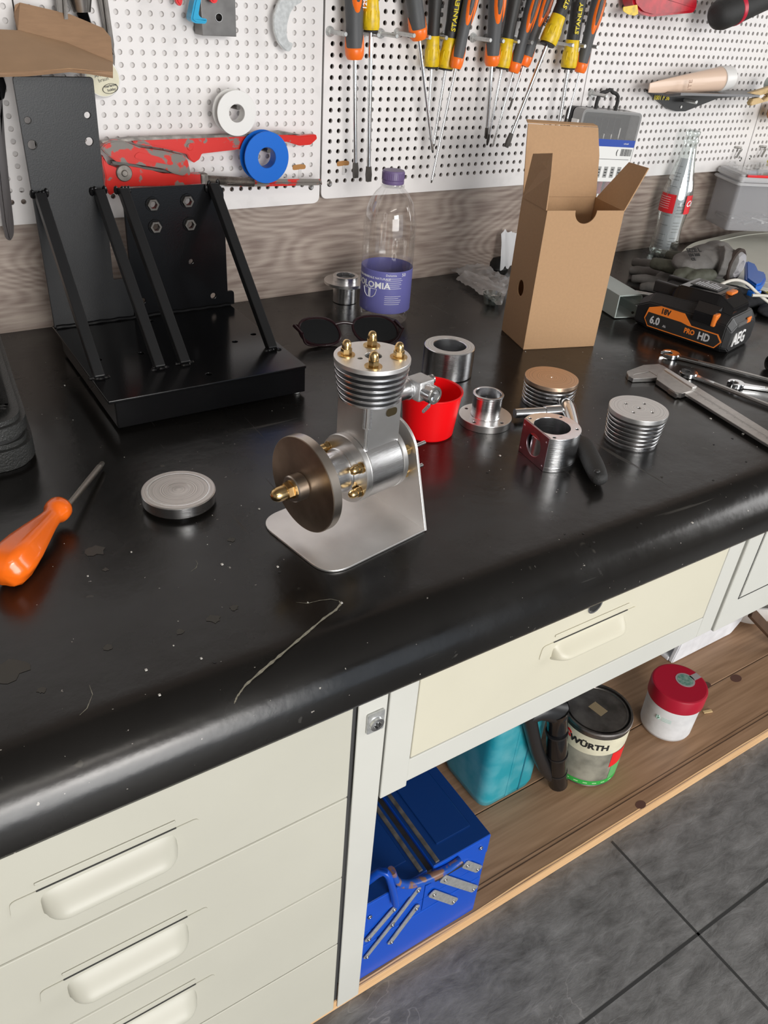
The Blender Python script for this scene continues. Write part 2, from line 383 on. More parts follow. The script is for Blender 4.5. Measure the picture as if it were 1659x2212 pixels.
def text(bm, s, size, mx, ext=.0003, align='LEFT', shear=0, bold=0, wrap=None, sx=1):
    cu = bpy.data.curves.new('t', 'FONT'); cu.body = s; cu.size = size; cu.extrude = ext; cu.align_x = align
    cu.align_y = 'CENTER'; cu.shear = shear; cu.offset = bold; cu.resolution_u = 2
    me = _evalmesh(cu); bpy.data.curves.remove(cu)
    if sx != 1: me.transform(Matrix.Diagonal((sx, 1, 1, 1)))
    if wrap:                                              # wrap round a cylinder of radius wrap, z up
        for v in me.vertices:
            t = v.co.x/wrap; rr = wrap+v.co.z
            v.co = V((rr*sin(t), -rr*cos(t), v.co.y))
    me.transform(mx); bm.from_mesh(me); bpy.data.meshes.remove(me); return bm
def obj(name, bm, m, parent=None, smooth=.6, label=None, kind=None):
    bm.normal_update()
    if smooth:
        par_ = list(range(len(bm.faces))); bm.faces.index_update()
        def root(k):
            while par_[k] != k: par_[k] = par_[par_[k]]; k = par_[k]
            return k
        ed = []
        for e in bm.edges:
            lf = e.link_faces
            if len(lf) == 2:
                an = lf[0].normal.angle(lf[1].normal, 0) if lf[0].normal.length and lf[1].normal.length else 0
                ed.append((e, an, lf[0].index, lf[1].index))
                if an < .012: par_[root(lf[0].index)] = root(lf[1].index)
        ar = {}
        for f in bm.faces: k = root(f.index); ar[k] = ar.get(k, 0)+f.calc_area()
        for e, an, i0, i1 in ed:
            a0, a1 = ar[root(i0)], ar[root(i1)]; rt = max(a0, a1)/max(1e-14, min(a0, a1))
            e.smooth = not (an > smooth or (an > .12 and rt > 9 and smooth < 1.1))
        for f in bm.faces: f.smooth = True
    me = bpy.data.meshes.new(name); bm.to_mesh(me); bm.free()
    me.materials.append(M[m] if isinstance(m, str) else m)
    if not smooth: me.shade_flat()
    o = bpy.data.objects.new(name, me); COL.objects.link(o)
    if parent: o.parent = parent
    if label: o['label'] = label
    if kind: o['kind'] = kind
    return o
def thing(name, label, cat, loc=(0, 0, 0), rz=0, group=None, rot=None):
    o = bpy.data.objects.new(name, None); COL.objects.link(o); o.location = loc
    o.rotation_euler = rot if rot else (0, 0, rz); o.empty_display_size = .02
    o['label'] = label; o['category'] = cat
    if group: o['group'] = group
    return o
def tag(o, label, cat, group=None):
    o['label'] = label; o['category'] = cat
    if group: o['group'] = group
    return o
def rebase(o, loc, rz=0):                                   # put the origin of a one-mesh thing at its base
    o.data.transform((T(*loc) @ RZ(rz)).inverted()); o.location = loc; o.rotation_euler = (0, 0, rz); return o
def struct(name, bm, m, smooth=0):
    o = obj(name, bm, m, None, smooth); o['kind'] = 'structure'; return o
XZ = RX(pi/2)                                               # maps (x, y, z) -> (x, -z, y): drawings stand upright facing the camera side
def wallshape(bm, px, y, th, bev=0, r=0):                   # outline given by picture points on the plane y, thickness towards the room
    pts = [aty(p[0], p[1], y) for p in px]; q = [(p.x, p.z) for p in pts]
    if r: q = rpoly(q, r, 4)
    return prism(bm, q, 0, th, bev, T(0, y, 0) @ XZ)

# ============================================================ the room
FL = -.652
bm = bmn(); box(bm, -2.2, 3.4, -2.8, 1.3, FL-.03, FL); struct('floor', bm, 'slate')
for nm, sp in (('trim_1', (-2.2, 3.4, .2298, .2338)), ('trim_2', (-2.2, 3.4, -.3702, -.3662)), ('trim_3', (.7622, .7662, -2.8, .40)), ('trim_4', (1.3622, 1.3662, -2.8, .40)), ('trim_5', (.1622, .1662, -2.8, .40))):
    bm = bmn(); box(bm, *sp, FL-.002, FL+.0004); struct(nm, bm, 'joint')
bm = bmn(); box(bm, -2.2, 3.4, 1.157, 1.3, FL, .198); box(bm, -2.2, 3.4, 1.18, 1.3, .198, 1.75)
struct('wall_rear', bm, 'laminate')
bm = bmn(); box(bm, -2.3, -2.2, -2.8, 1.3, FL, 1.75); struct('wall_left', bm, 'wallpaint')
bm = bmn(); box(bm, 3.4, 3.5, -2.8, -1.35, FL, 1.75); box(bm, 3.4, 3.5, -.05, 1.3, FL, 1.75)
box(bm, 3.4, 3.5, -1.35, -.05, FL, .1); box(bm, 3.4, 3.5, -1.35, -.05, 1.4, 1.75); struct('wall_right', bm, 'wallpaint')
bm = bmn(); box(bm, -2.2, -.7, -2.9, -2.8, FL, 1.75); box(bm, 2.5, 3.4, -2.9, -2.8, FL, 1.75); box(bm, -.7, 2.5, -2.9, -2.8, 1.4, 1.75)
struct('wall_front', bm, 'wallpaint')
bm = bmn(); box(bm, -2.2, 3.4, -2.8, 1.3, 1.75, 1.8); struct('ceiling', bm, 'ceil')

# ---------------------------------------------------------------- pegboard panels
PX, PZ, PY, PT = .01437, .01425, 1.145, .004
def pegpanel(x0, x1, z0, z1, c0, r0, skip=(), top=True, back='pegshade', by=1.178, label=''):
    verts, faces = [], []; vi = {}
    def vv(p):
        k = (round(p[0], 6), round(p[1], 6), round(p[2], 6))
        if k not in vi: vi[k] = len(verts); verts.append(p)
        return vi[k]
    n = 12; R_ = .0033; ncol = int((x1-.008-c0)/PX)+1; nrow = int((z1-.008-r0)/PZ)+1
    cells = {(i, j) for i in range(ncol) for j in range(nrow)} - set(skip)
    for i in range(ncol):
        for j in range(nrow):
            cx, cz = c0+i*PX, r0+j*PZ
            sq = [(cx+dx*PX/2, cz+dz*PZ/2) for dx, dz in ((1, 0), (1, .5773), (.5773, 1), (0, 1), (-.5773, 1), (-1, .5773), (-1, 0), (-1, -.5773), (-.5773, -1), (0, -1), (.5773, -1), (1, -.5773))]
            # square outline sampled at the 12 angles, corners added below
            if (i, j) not in cells:
                faces.append([vv((cx+a_*PX/2, PY, cz+b_*PZ/2)) for a_, b_ in ((-1, -1), (1, -1), (1, 1), (-1, 1))]); continue
            cor = {1: (cx+PX/2, cz+PZ/2), 4: (cx-PX/2, cz+PZ/2), 7: (cx-PX/2, cz-PZ/2), 10: (cx+PX/2, cz-PZ/2)}
            ins = [(cx+R_*cos(2*pi*k/n), cz+R_*sin(2*pi*k/n)) for k in range(n)]
            for k in range(n):
                k2 = (k+1) % n
                f = [vv((sq[k][0], PY, sq[k][1]))]
                if k in cor: f.append(vv((cor[k][0], PY, cor[k][1])))
                f += [vv((sq[k2][0], PY, sq[k2][1])), vv((ins[k2][0], PY, ins[k2][1])), vv((ins[k][0], PY, ins[k][1]))]
                faces.append(f[::-1])
                faces.append([vv((ins[k][0], PY, ins[k][1])), vv((ins[k2][0], PY, ins[k2][1])), vv((ins[k2][0], PY+PT, ins[k2][1])), vv((ins[k][0], PY+PT, ins[k][1]))])
    me = bpy.data.meshes.new('peg'); me.from_pydata(verts, [], faces); me.update()
    bm = bmn(); bm.from_mesh(me); bpy.data.meshes.remove(me)
    # border frame round the lattice, rounded lower corners, and the folded rim
    gx0, gx1, gz0, gz1 = c0-PX/2, c0+(ncol-.5)*PX, r0-PZ/2, r0+(nrow-.5)*PZ
    mF = T(0, PY+PT, 0) @ XZ; R2 = .019
    prism(bm, rpoly([(x0, z0), (x1, z0), (x1, gz0+.004), (x1, gz0+.0041), (gx1, gz0+.0041), (gx1, gz0), (gx0, gz0), (gx0, gz0+.0041), (x0, gz0+.0041)], [R2, R2]+[0]*7, 6), 0, PT, 0, mF)
    box(bm, x0, gx0, PY, PY+PT, gz0+.0041, gz1); box(bm, gx1, x1, PY, PY+PT, gz0+.0041, gz1); box(bm, x0, x1, PY, PY+PT, gz1, z1)
    o = obj('pegboard_panel', bm, 'peg', None, 0)
    tag(o, label, 'pegboard', 'perforated pegboard panels')
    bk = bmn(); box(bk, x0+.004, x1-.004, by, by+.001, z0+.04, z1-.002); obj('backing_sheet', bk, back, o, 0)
    return o
ZB, ZT = .151, .80
p_left = pegpanel(.2240, .6295, .1455, ZT, .2399, .1735, back='pegback', by=1.1493, label='white perforated panel behind the black welded bracket, with both spools on it')
p_far = pegpanel(-.3020, .2222, .1455, ZT, -.2915, .1735, back='pegback', by=1.1493, label='white perforated panel at the left edge, mostly hidden by carton and bracket')
p_mid = pegpanel(.6325, 1.1575, ZB, ZT, .6458, .1765, label='white perforated panel carrying the row of screwdrivers')
p_mid2 = pegpanel(1.1595, 1.6820, ZB, ZT, 1.1722, .1765, label='white perforated panel carrying the small bit driver case and cream tube')
p_right = pegpanel(1.6850, 2.2100, ZB, ZT, 1.6978, .1765, label='white perforated panel at the right edge above the cloudy tub')
# keyhole slots with their fixing screws
def screwhead(px, py, lbl, par):
    p = aty(px, py, PY); bm = bmn(); m = T(p.x, PY, p.z) @ XZ
    lathe(bm, [(0, .0008), (.0028, .0012), (.0046, 0), (.0046, -.001)], 20, m)
    o = obj('fixing_screw', bm, 'steel', par, label=lbl)
for px, py, par in ((672, 404, p_left), (712, 397, p_mid), (1600, 344, p_mid2), (1621, 340, p_right)):
    screwhead(px, py, 'dark screw head' if px > 1500 else 'grey screw head', par)
for px, py, par in ((740, 353, p_mid), (645, 361, p_left)):
    p = aty(px, py, PY-.0004); bm = bmn()
    prism(bm, rpoly([(p.x-.010, p.z-.004), (p.x+.012, p.z-.003), (p.x+.012, p.z+.003), (p.x+.003, p.z+.004), (p.x-.010, p.z+.003)], .003), 0, .0004, 0, T(0, PY, 0) @ XZ)
    obj('keyhole_opening', bm, mat('keyhole_brown', (.42, .20, .06), .7), par, 0)
    bm = bmn(); prism(bm, rrect(p.x, p.x+.005, p.z-.017, p.z-.003, .002), 0, .0006, 0, T(0, PY, 0) @ XZ)
    obj('keyhole_slot', bm, 'pegback', par, 0)

# ============================================================ bench and cabinets
YF = .405
prof = [(1.156, 0)] + [(.43, 0)]
for k in range(13):
    t = pi/2*k/12; prof.append((.424-.048*sin(t), -.048+.048*cos(t)))
prof += [(.376, -.052), (.377, -.056), (.380, -.058), (.400, -.058), (.402, -.045), (1.156, -.045)]
bm = bmn(); xs = [-.55+.05*k for k in range(66)]; rows = []
for x in xs: rows.append([bm.verts.new((x, y, z)) for y, z in prof])
for A, B in zip(rows[:-1], rows[1:]):
    for k in range(len(prof)): bm.faces.new((A[k], A[(k+1) % len(prof)], B[(k+1) % len(prof)], B[k]))
bm.faces.new(rows[0]); bm.faces.new(rows[-1]); bmesh.ops.recalc_face_normals(bm, faces=bm.faces[:])
worktop = tag(obj('worktop', bm, 'bench', None, .9), 'long black scuffed worktop with a rounded front edge', 'worktop')
# marks that belong to the worktop: the long curved cut, gouges, drill holes
def ribbon(pts, w, z=.0002, m='scuff', name='scratch', jag=.0):
    bm = bmn(); P = [at(*p, z) for p in pts]; Q = []
    for i in range(len(P)-1):
        for s in range(6): Q.append(P[i].lerp(P[i+1], s/6))
    Q.append(P[-1]); L_, R_ = [], []
    for i, p in enumerate(Q):
        d = (Q[min(i+1, len(Q)-1)]-Q[max(0, i-1)]).normalized(); n = V((-d.y, d.x, 0))
        ww = w*(.35+.65*random.random())*(sin(pi*(i+.6)/(len(Q)+.2))**.35)
        L_.append(bm.verts.new(p+n*ww/2)); R_.append(bm.verts.new(p-n*ww/2))
    for i in range(len(Q)-1): bm.faces.new((L_[i], R_[i], R_[i+1], L_[i+1]))
    bmesh.ops.recalc_face_normals(bm, faces=bm.faces[:])
    for f in bm.faces:
        if f.normal.z < 0: f.normal_flip()
    return obj(name, bm, m, worktop, 0)
ribbon([(506, 1520), (512, 1505), (530, 1480), (570, 1445), (620, 1403), (665, 1365), (700, 1335), (725, 1318), (736, 1305), (733, 1298)], .0032)
ribbon([(733, 1298), (715, 1294), (690, 1297), (665, 1303), (640, 1301)], .0006)
ribbon([(423, 1210), (427, 1217), (424, 1226), (413, 1234)], .0005)
ribbon([(193, 1480), (200, 1500), (188, 1530), (172, 1545)], .0007, name='scratch')
def patch(px, py, r, m, n=14, name='scuff_patch', sx=1.0):
    p = at(px, py, .0003); bm = bmn()
    bm.faces.new([bm.verts.new((p.x+r*sx*(.6+.5*random.random())*cos(2*pi*k/n), p.y+r*(.5+.6*random.random())*sin(2*pi*k/n), p.z)) for k in range(n)])
    if bm.faces[:][0].normal.z < 0: bm.faces[:][0].normal_flip()
    return obj(name, bm, m, worktop, 0)
dull = mat('dull_scuff', (.055, .052, .045), .6)
for q in ((200, 1190, .011), (228, 1230, .003), (462, 1336, .006), (20, 1450, .014), (1430, 1030, .002), (233, 1398, .004), (505, 1312, .004), (90, 1490, .004), (390, 1365, .004), (500, 1165, .004)): patch(*q, dull)
for q in ((463, 1430), (1260, 1152), (1283, 1171), (1220, 1153), (604, 1235), (1053, 1020), (1385, 1131), (1542, 960), (1582, 947), (1612, 997), (1541, 1037)): patch(q[0], q[1], .0016, 'ink', 10, 'drilled_hole')
random.seed(3)
cr = bmn()
for q in ((190, 1245), (345, 1502), (140, 833), (738, 1303), (600, 1225), (665, 1302), (375, 1395), (480, 1220), (284, 1193), (1135, 760), (1605, 938), (1300, 775), (1080, 985), (435, 1423), (316, 1448), (1245, 942), (1385, 940), (1535, 905), (560, 1100), (1495, 1130)):
    p = at(*q, 0); s = random.uniform(.0006, .0013); box(cr, p.x-s, p.x+s*.8, p.y-s, p.y+s, .0001, s, s*.3, T(0, 0, 0))
for _ in range(110):
    x = random.uniform(.0, 1.5); y = random.uniform(.45, 1.0); s = random.uniform(.0002, .0004); box(cr, x-s, x+s, y-s, y+s, .0001, s)
o = tag(obj('metal_crumbs', cr, 'crumb', None, 0), 'tiny pale swarf crumbs scattered over the black worktop', 'swarf'); o['kind'] = 'stuff'

def pull(x0, x1, zt, par, h=.036, dep=.018, plate_out=.022, m='cream', name='drawer_handle'):
    # a pressed sheet cup pull: backing plate with flared ears, and a half round hood
    bm = bmn(); n = 36; seg = 20; rows = []
    for i in range(n+1):
        t = i/n; x = x0+(x1-x0)*t; e = min(t, 1-t)*(x1-x0)/.018; s = 1 if e >= 1 else math.sqrt(max(0, 1-(1-e)**2))
        s = max(s, .12)
        row = []
        for k in range(seg+1):
            u = k/seg; row.append(bm.verts.new((x, YF+.0004-dep*s*sin(pi*u**1.6), zt-h*(.5+(u-.5)*(.75+.25*s)))))
        rows.append(row)
    for A, B in zip(rows[:-1], rows[1:]):
        for k in range(len(A)-1): bm.faces.new((A[k], A[k+1], B[k+1], B[k]))
    bm.faces.new(rows[0]); bm.faces.new(rows[-1][::-1]); bmesh.ops.recalc_face_normals(bm, faces=bm.faces[:])
    o = obj(name, bm, m, par, .9)
    bm = bmn(); prism(bm, rpoly([(x0-plate_out, zt-.018), (x0-plate_out+.002, zt+.001), (x1+plate_out-.002, zt+.001), (x1+plate_out, zt-.018), (x1, zt-.020), (x0, zt-.020)], .005), 0, .0009, .0002, T(0, YF, 0) @ XZ)
    box(bm, x0-.001, x1+.001, YF-.0012, YF, zt+.008, zt+.011, .0008)
    obj('pull_plate', bm, m, o, .6)
    bm = bmn(); box(bm, x0-.001, x1+.001, YF-.0011, YF, zt+.0004, zt+.0012); obj('finger_gap', bm, 'gap', o, 0)
    return o
# left drawer pedestal
ZC = -.043
cab = thing('drawer_cabinet', 'cream steel pedestal with four drawers under the left end of the worktop', 'cabinet', (0, 0, 0))
XL = -.28
bm = bmn(); box(bm, XL, .300, YF+.02, 1.13, -.6295, ZC-.003, .001); obj('cabinet_body', bm, 'cream3', cab, .6)
bm = bmn(); box(bm, .2735, .3050, YF, YF+.0020, -.6435, ZC-.004, .0012); obj('corner_post', bm, 'cream3', cab, .6)
bm = bmn(); box(bm, .2685, .2740, YF+.004, YF+.0195, -.629, ZC-.004); obj('shadow_gap', bm, 'gap', cab, 0)
lm = bmn(); p = aty(809, 1556, YF); m = T(p.x, YF, p.z) @ XZ
prism(lm, rrect(-.0092, .0092, -.0125, .0125, .002), 0, .003, .0006, m); o = obj('lock', lm, 'zinc', cab)
lm = bmn(); lathe(lm, [(0, .0028), (.003, .0028), (.0045, .006), (.0072, .0055), (.0078, .0028)], 24, m @ T(0, -.001, 0)); k = obj('lock_cylinder', lm, 'chrome', o)
lm = bmn(); prism(lm, rrect(-.0007, .0007, -.0028, .0028, .0004), .0028, .0062, 0, m @ T(0, -.001, 0) @ RZ(.3)); obj('keyhole', lm, 'gap', o)
zs = [ZC-.004, -.2170, -.3520, -.4850, -.6430]
hp = [((75, 1935), (372, 1795)), ((140, 2130), (400, 1990)), ((250, 2263), (432, 2155)), None]
for k in range(4):
    bm = bmn(); box(bm, XL+.004, .2680, YF, YF+(.018 if k < 3 else .002), zs[k+1]+.0009, zs[k]-.0009, .0014)
    d = obj('drawer', bm, 'cream', cab, .6)
    if k == 0: q0, q1 = aty(80, 1922, YF), aty(378, 1792, YF)
    if k == 1: q0, q1 = aty(143, 2108, YF), aty(405, 1985, YF)
    zt = (q0.z+q1.z)/2 if k < 2 else zs[k]-.048
    if k == 0: HX = (q0.x, q1.x)
    pull(q0.x if k < 1 else HX[0], q1.x if k < 1 else HX[1], zt, d)
# middle drawer unit
mid = thing('desk_drawer_unit', 'cream frame with one wide drawer under the middle of the worktop', 'drawer unit', (0, 0, 0))
bm = bmn(); zt_, zb_, zo = ZC-.004, -.2045, -.2385
box(bm, .3065, .3385, YF-.001, YF+.02, zo-.006, zt_, .0012); box(bm, .3385, .7915, YF+.0, YF+.02, zo, zb_, .0012)
box(bm, .7915, .8215, YF, YF+.02, zo, zt_, .0012); obj('frame', bm, 'cream3', mid)
bm = bmn(); box(bm, .31, .82, YF+.02, 1.05, -.2, zt_); obj('drawer_box', bm, 'cream3', mid)
bm = bmn(); box(bm, .3385, .7915, YF+.010, YF+.021, zb_, zt_); obj('shadow_gap', bm, 'gap', mid, 0)
bm = bmn(); box(bm, .3400, .7900, YF, YF+.02, zb_+.0016, zt_, .0012); dr = obj('drawer', bm, 'cream2', mid)
q0, q1 = aty(1196, 1390, YF), aty(1352, 1322, YF)
pull(q0.x, q1.x, (q0.z+q1.z)/2+.002, dr, h=.028, dep=.015, m='cream2', plate_out=.018)
p = aty(1283, 1313, YF-.0003); bm = bmn(); plate(bm, circ(.0105, 28, p.x, p.z+.004), [circ(.0085, 28, p.x, p.z+.004)], 0, .0015, 0, T(0, YF, 0) @ XZ); lk = obj('lock', bm, 'chrome', dr)
bm = bmn(); cyl(bm, .0083, 0, .0006, 24, T(p.x, YF, p.z+.004) @ XZ); obj('lock_hole', bm, 'ink', lk)
# right unit with framed door
ru = thing('desk_side_unit', 'grey-white cupboard with a sunk door panel at the right end of the desk', 'cabinet', (0, 0, 0))
q = aty(1541, 1353, YF); q2 = aty(1616, 1168, YF)
bm = bmn(); box(bm, q.x, 1.35, YF-.003, YF+.02, zo-.002, zt_, .0015); box(bm, q.x, 1.35, YF+.02, 1.05, zo, zt_); obj('cabinet_body', bm, 'cream3', ru)
r0 = aty(1595, 1295, YF-.004); bm = bmn(); w0, w1 = r0.x, 1.33
for s in ((w0, w1, r0.z, r0.z+.0012), (w0, w0+.0012, r0.z, -.06)): box(bm, s[0], s[1], YF-.0036, YF-.003, s[2], s[3])
obj('panel_edge', bm, 'gap', ru, 0)
bm = bmn(); box(bm, w0+.003, w1-.003, YF-.0042, YF-.003, r0.z+.003, -.055, .0006); obj('door_panel', bm, 'cream3', ru)
# sheet steel back behind the knee space
bm = bmn(); box(bm, .86, 1.08, .74, .745, -.63, -.24); tag(obj('modesty_panel', bm, 'greysheet', None, 0), 'blue-grey sheet standing at the back of the shelf behind the red-lidded jar', 'panel')
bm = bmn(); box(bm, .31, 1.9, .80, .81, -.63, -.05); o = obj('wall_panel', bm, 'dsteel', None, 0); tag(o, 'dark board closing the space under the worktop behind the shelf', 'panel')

# plank platform (three planks and a raw front edge)
BZ = -.630
for k, (y0, y1, lb) in enumerate(((.4085, .5330, 'front brown plank of the low shelf with a raw light edge'), (.5345, .66, 'second brown plank of the low shelf, behind the front one'), (.6615, .79, 'rearmost brown plank of the low shelf'))):
    bm = bmn(); box(bm, -.3, 2.1, y0, y1, FL+.0005, BZ, .001)
    pl = tag(obj('shelf_plank', bm, 'plank', None, .6), lb, 'plank', 'planks of the low shelf')
    if k == 0:
        bm = bmn(); N_ = 60; A = []
        for i in range(N_+1):
            x = -.3+2.4*i/N_; e = .0025*noise.noise(V((x*9, 0, 3)))
            A.append([bm.verts.new(v) for v in ((x, y0-.0012, FL+.0008), (x, y0-.0012, BZ-.0006), (x, y0+.0035+e, BZ+.0004), (x, y0+.0035+e, FL+.0008))])
        for P_, Q_ in zip(A[:-1], A[1:]):
            for j in range(4): bm.faces.new((P_[j], P_[(j+1) % 4], Q_[(j+1) % 4], Q_[j]))
        bmesh.ops.recalc_face_normals(bm, faces=bm.faces[:])
        obj('raw_edge', bm, 'plankedge', pl, .5, label='pale raw wood edge')
        bm = bmn(); box(bm, -.3, 2.1, .432, .4335, BZ-.0002, BZ+.0004); box(bm, -.3, 2.1, .438, .4388, BZ-.0002, BZ+.0004); obj('groove', bm, 'brownwood', pl, 0)
    for (kx, ky, kr) in (((1384, 1738, .007), (1590, 1465, .009)), ((1525, 1480, .008), ), ())[k]:
        p = at(kx, ky, BZ+.0003); bm = bmn(); prism(bm, [(p.x+kr*1.4*cos(t*pi/8), p.y+kr*sin(t*pi/8)) for t in range(16)], BZ, BZ+.0004)
        obj('wood_knot', bm, mat('knot', (.10, .045, .032), .5), pl, 0)

# ============================================================ tools on the pegboard
def bolt(px, py, L_, lbl, nut=True):
    p = aty(px, py, PY-L_); loc = (p.x, PY, p.z)
    t = thing('hook_bolt', lbl, 'bolt', loc, 0, 'bolts carrying the screwdrivers')
    m = RX(pi/2)
    bm = bmn(); cyl(bm, .0030, .0002, L_, 16, m, .0005); obj('bolt_shank', bm, 'zinc', t)
    bm = bmn(); hexn(bm, .0058, .0012, .0055, m); obj('nut', bm, 'zinc', t)
    bm = bmn(); ringz(bm, .0068, .0032, .0001, .0012, 24, m, .0002); obj('washer', bm, 'zinc', t)
for px, py, L_, l in ((747, 74, .045, 'zinc bolt left of the first screwdriver'), (818, 76, .045, 'zinc bolt just behind the worn yellow-necked screwdriver'),
        (858, 78, .045, 'free zinc bolt right of the worn yellow-necked screwdriver'), (895, 77, .045, 'zinc bolt left of the leaning grey and orange screwdriver'), (929, 81, .045, 'zinc bolt between the leaning grey screwdriver and the black one'),
        (965, 82, .045, 'zinc bolt between the two black and yellow screwdrivers'), (992, 84, .040, 'zinc bolt in front of the second black and yellow screwdriver'), (1060, 87, .045, 'free zinc bolt left of the large orange striped handle'),
        (1088, 89, .045, 'zinc bolt right of the large orange striped handle'), (1121, 90, .045, 'zinc bolt right of the narrow black handle'), (1150, 92, .045, 'zinc bolt between the two small grey and orange handles'),
        (1183, 95, .045, 'zinc bolt under the tilted yellow collar'), (1238, 98, .045, 'zinc bolt left of the upright lettered handle'), (1264, 100, .045, 'zinc bolt between the last two screwdrivers'), (1291, 102, .045, 'last zinc bolt on the right of the row')):
    bolt(px, py, L_, l)

def driver(kind, cx, cy, tx, ty, wpx, lbl, tip='cross', shaft=None, letter=None, y=1.112, twist=0, hl=.105):
    A, B = aty(cx, cy, y), aty(tx, ty, y); d = (B-A); Ln = d.length; ang = math.atan2(d.x, -d.z)
    s = wpx/2*(A-CAM).dot(FWD)/FPX; K_ = Matrix.Diagonal((1, 1, 1.38, 1))
    t = thing('screwdriver', lbl, 'screwdriver', A, 0, 'screwdrivers hanging on the pegboard', rot=(0, -ang, 0))
    rs = shaft or s*.24
    bm = bmn()
    if tip == 'flat':
        cyl(bm, rs, -Ln+.022, .01, 20); tt = bmn()
        prism(tt, [(-rs, 0), (rs, 0), (rs*1.35, -.012), (rs*1.1, -.022), (-rs*1.1, -.022), (-rs*1.35, -.012)], -rs*.8, rs*.8, 0, T(0, 0, -Ln+.022) @ XZ)
        obj('shaft', bm, 'chrome', t); obj('blade', tt, 'dsteel', t, .5, label='dark flat blade')
    else:
        dark = tip == 'dark'
        cyl(bm, rs, -Ln+(.016 if dark else .005), .01, 20)
        if not dark: lathe(bm, [(rs, -Ln+.005), (rs*.6, -Ln+.001), (0, -Ln)], 16)
        obj('shaft', bm, 'chrome', t)
        if dark:
            bm = bmn(); lathe(bm, [(rs*1.02, -Ln+.017), (rs*1.02, -Ln+.006), (rs*.5, -Ln), (0, -Ln)], 16); obj('tip', bm, 'dsteel', t, label='blackened tip')
    q = s
    def sck(b_):
        b_.transform(K_); return b_
    if kind == 'beta':
        bm = bmn(); lathe(bm, [(0, .001), (q*.72, .001), (q*.93, .004), (q*.98, .012), (q*.92, .020), (q*.9, .030), (q*.98, .045), (q*1.06, .062), (q*1.14, .080), (q*1.15, .098), (q*1.1, .118), (0, .125)], 32)
        h = obj('handle', sck(bm), 'hgrey', t, .9)
        bm = bmn(); n = 40; R0, R1 = [], []                  # collar with two curved ears
        rings = []
        for k in range(n):
            a_ = 2*pi*k/n+twist; e = .006+.016*max(0, cos(a_*2))**1.2
            rings.append([(rr*cos(2*pi*k/n), rr*sin(2*pi*k/n), z) for rr, z in ((q*.5, -.0005), (q*.80, -.0005), (q*1.0, .003), (q*1.05, .008), (q*1.03, max(.009, e*.75)), (q*.97, max(.010, e)))])
        VV = [[bm.verts.new(p) for p in r] for r in rings]
        for k in range(n):
            for j in range(5): bm.faces.new((VV[k][j], VV[(k+1) % n][j], VV[(k+1) % n][j+1], VV[k][j+1]))
        bmesh.ops.recalc_face_normals(bm, faces=bm.faces[:]); obj('collar', sck(bm), 'orange2', t, .9)
        # orange framed oval grip pads on the front
        for sx in (-1, 1):
            bm = bmn(); m = T(0, 0, .066) @ RZ(sx*.75+twist)
            tt = bmn(); bmesh.ops.create_uvsphere(tt, u_segments=20, v_segments=10, radius=1)
            addbm(bm, tt, m @ T(0, -q*.50, 0) @ Matrix.Diagonal((q*.74, q*.88, .030, 1)))
            o = obj('grip_rim', sck(bm), 'orange2', t, .9)
            bm = bmn(); tt = bmn(); bmesh.ops.create_uvsphere(tt, u_segments=20, v_segments=10, radius=1)
            addbm(bm, tt, m @ T(0, -q*.56, 0) @ Matrix.Diagonal((q*.60, q*.90, .025, 1))); obj('grip_pad', sck(bm), 'hgrey', o, .9)
        if letter:
            bm = bmn(); text(bm, letter, .0085, Matrix.Translation((q*.62, -q*1.10, .060)) @ RX(pi/2) @ RZ(pi/2-.1), .0003, bold=.0002)
            obj('lettering', bm, 'ink' if letter == 'Beta' else 'whiteink', t, 0)
    else:
        bm = bmn(); lathe(bm, [(0, .026), (q*.78, .026), (q*.82, .032), (q*.80, .045), (q*.9, .060), (q*1.0, .080), (q*1.05, .100), (q*.95, .125), (0, .13)], 32)
        obj('handle', sck(bm), 'hdark', t, .9)
        bm = bmn(); n = 24
        pr = [(q*.5, .0008), (q*.95, .0012), (q*1.02, .004), (q*1.0, .012), (q*.88, .022), (q*.82, .030), (q*.74, .031)]
        lathe(bm, pr, 36)
        for k in range(9):                                    # flutes
            a_ = 2*pi*k/9
            ball(bm, (q*.90*cos(a_), q*.90*sin(a_), .011), (q*.14, q*.14, .008), 8)
        obj('collar', sck(bm), 'yellow', t, .8)
        bm = bmn(); cyl(bm, q*.86, -.0012, .0012, 32, None, .0004); obj('ferrule', bm, 'rubber', t)
        bm = bmn()
        for k in range(7):
            z0 = .048+.0075*k; tt = bmn()
            box(bm, -q*.05, q*.42, -q*1.06-.0001, -q*.80, z0, z0+.0035, .0006, RZ(.55) @ T(0, 0, 0) @ Matrix.Shear('XZ', 4, (0, 0)))
        obj('grip_ridge', sck(bm), 'rubber', t, .6, kind=None)
        if letter:
            bm = bmn(); text(bm, letter, .0105, Matrix.Translation((-q*.42, -q*.93, .050)) @ RX(pi/2) @ RZ(pi/2), .0008, bold=.0002)
            obj('lettering', bm, 'yellowink', t, 0)
    return t
driver('beta', 766, 127, 768, 384, 40, 'long grey and orange screwdriver hanging first from the left, wide flat dark blade', 'flat', letter='1293', twist=.6)
driver('stanley', 801, 67, 796, 392, 37, 'longest flat screwdriver with a worn dirty-yellow collar, second from the left', 'flat', .0033)
driver('beta', 905, 84, 935, 331, 38, 'grey and orange screwdriver numbered 1290, its shaft leaning to the right', 'cross', .0025, '1290', twist=.3)
driver('stanley', 932, 146, 926, 250, 32, 'black screwdriver with short shaft and yellow collar right of the 1290 one', 'cross', .0019, y=1.118)
driver('stanley', 962, 150, 936, 318, 35, 'black and yellow screwdriver with dark cross shaft, left neighbour of a slim grey one', 'cross', .0024, 'STANLEY', y=1.112)
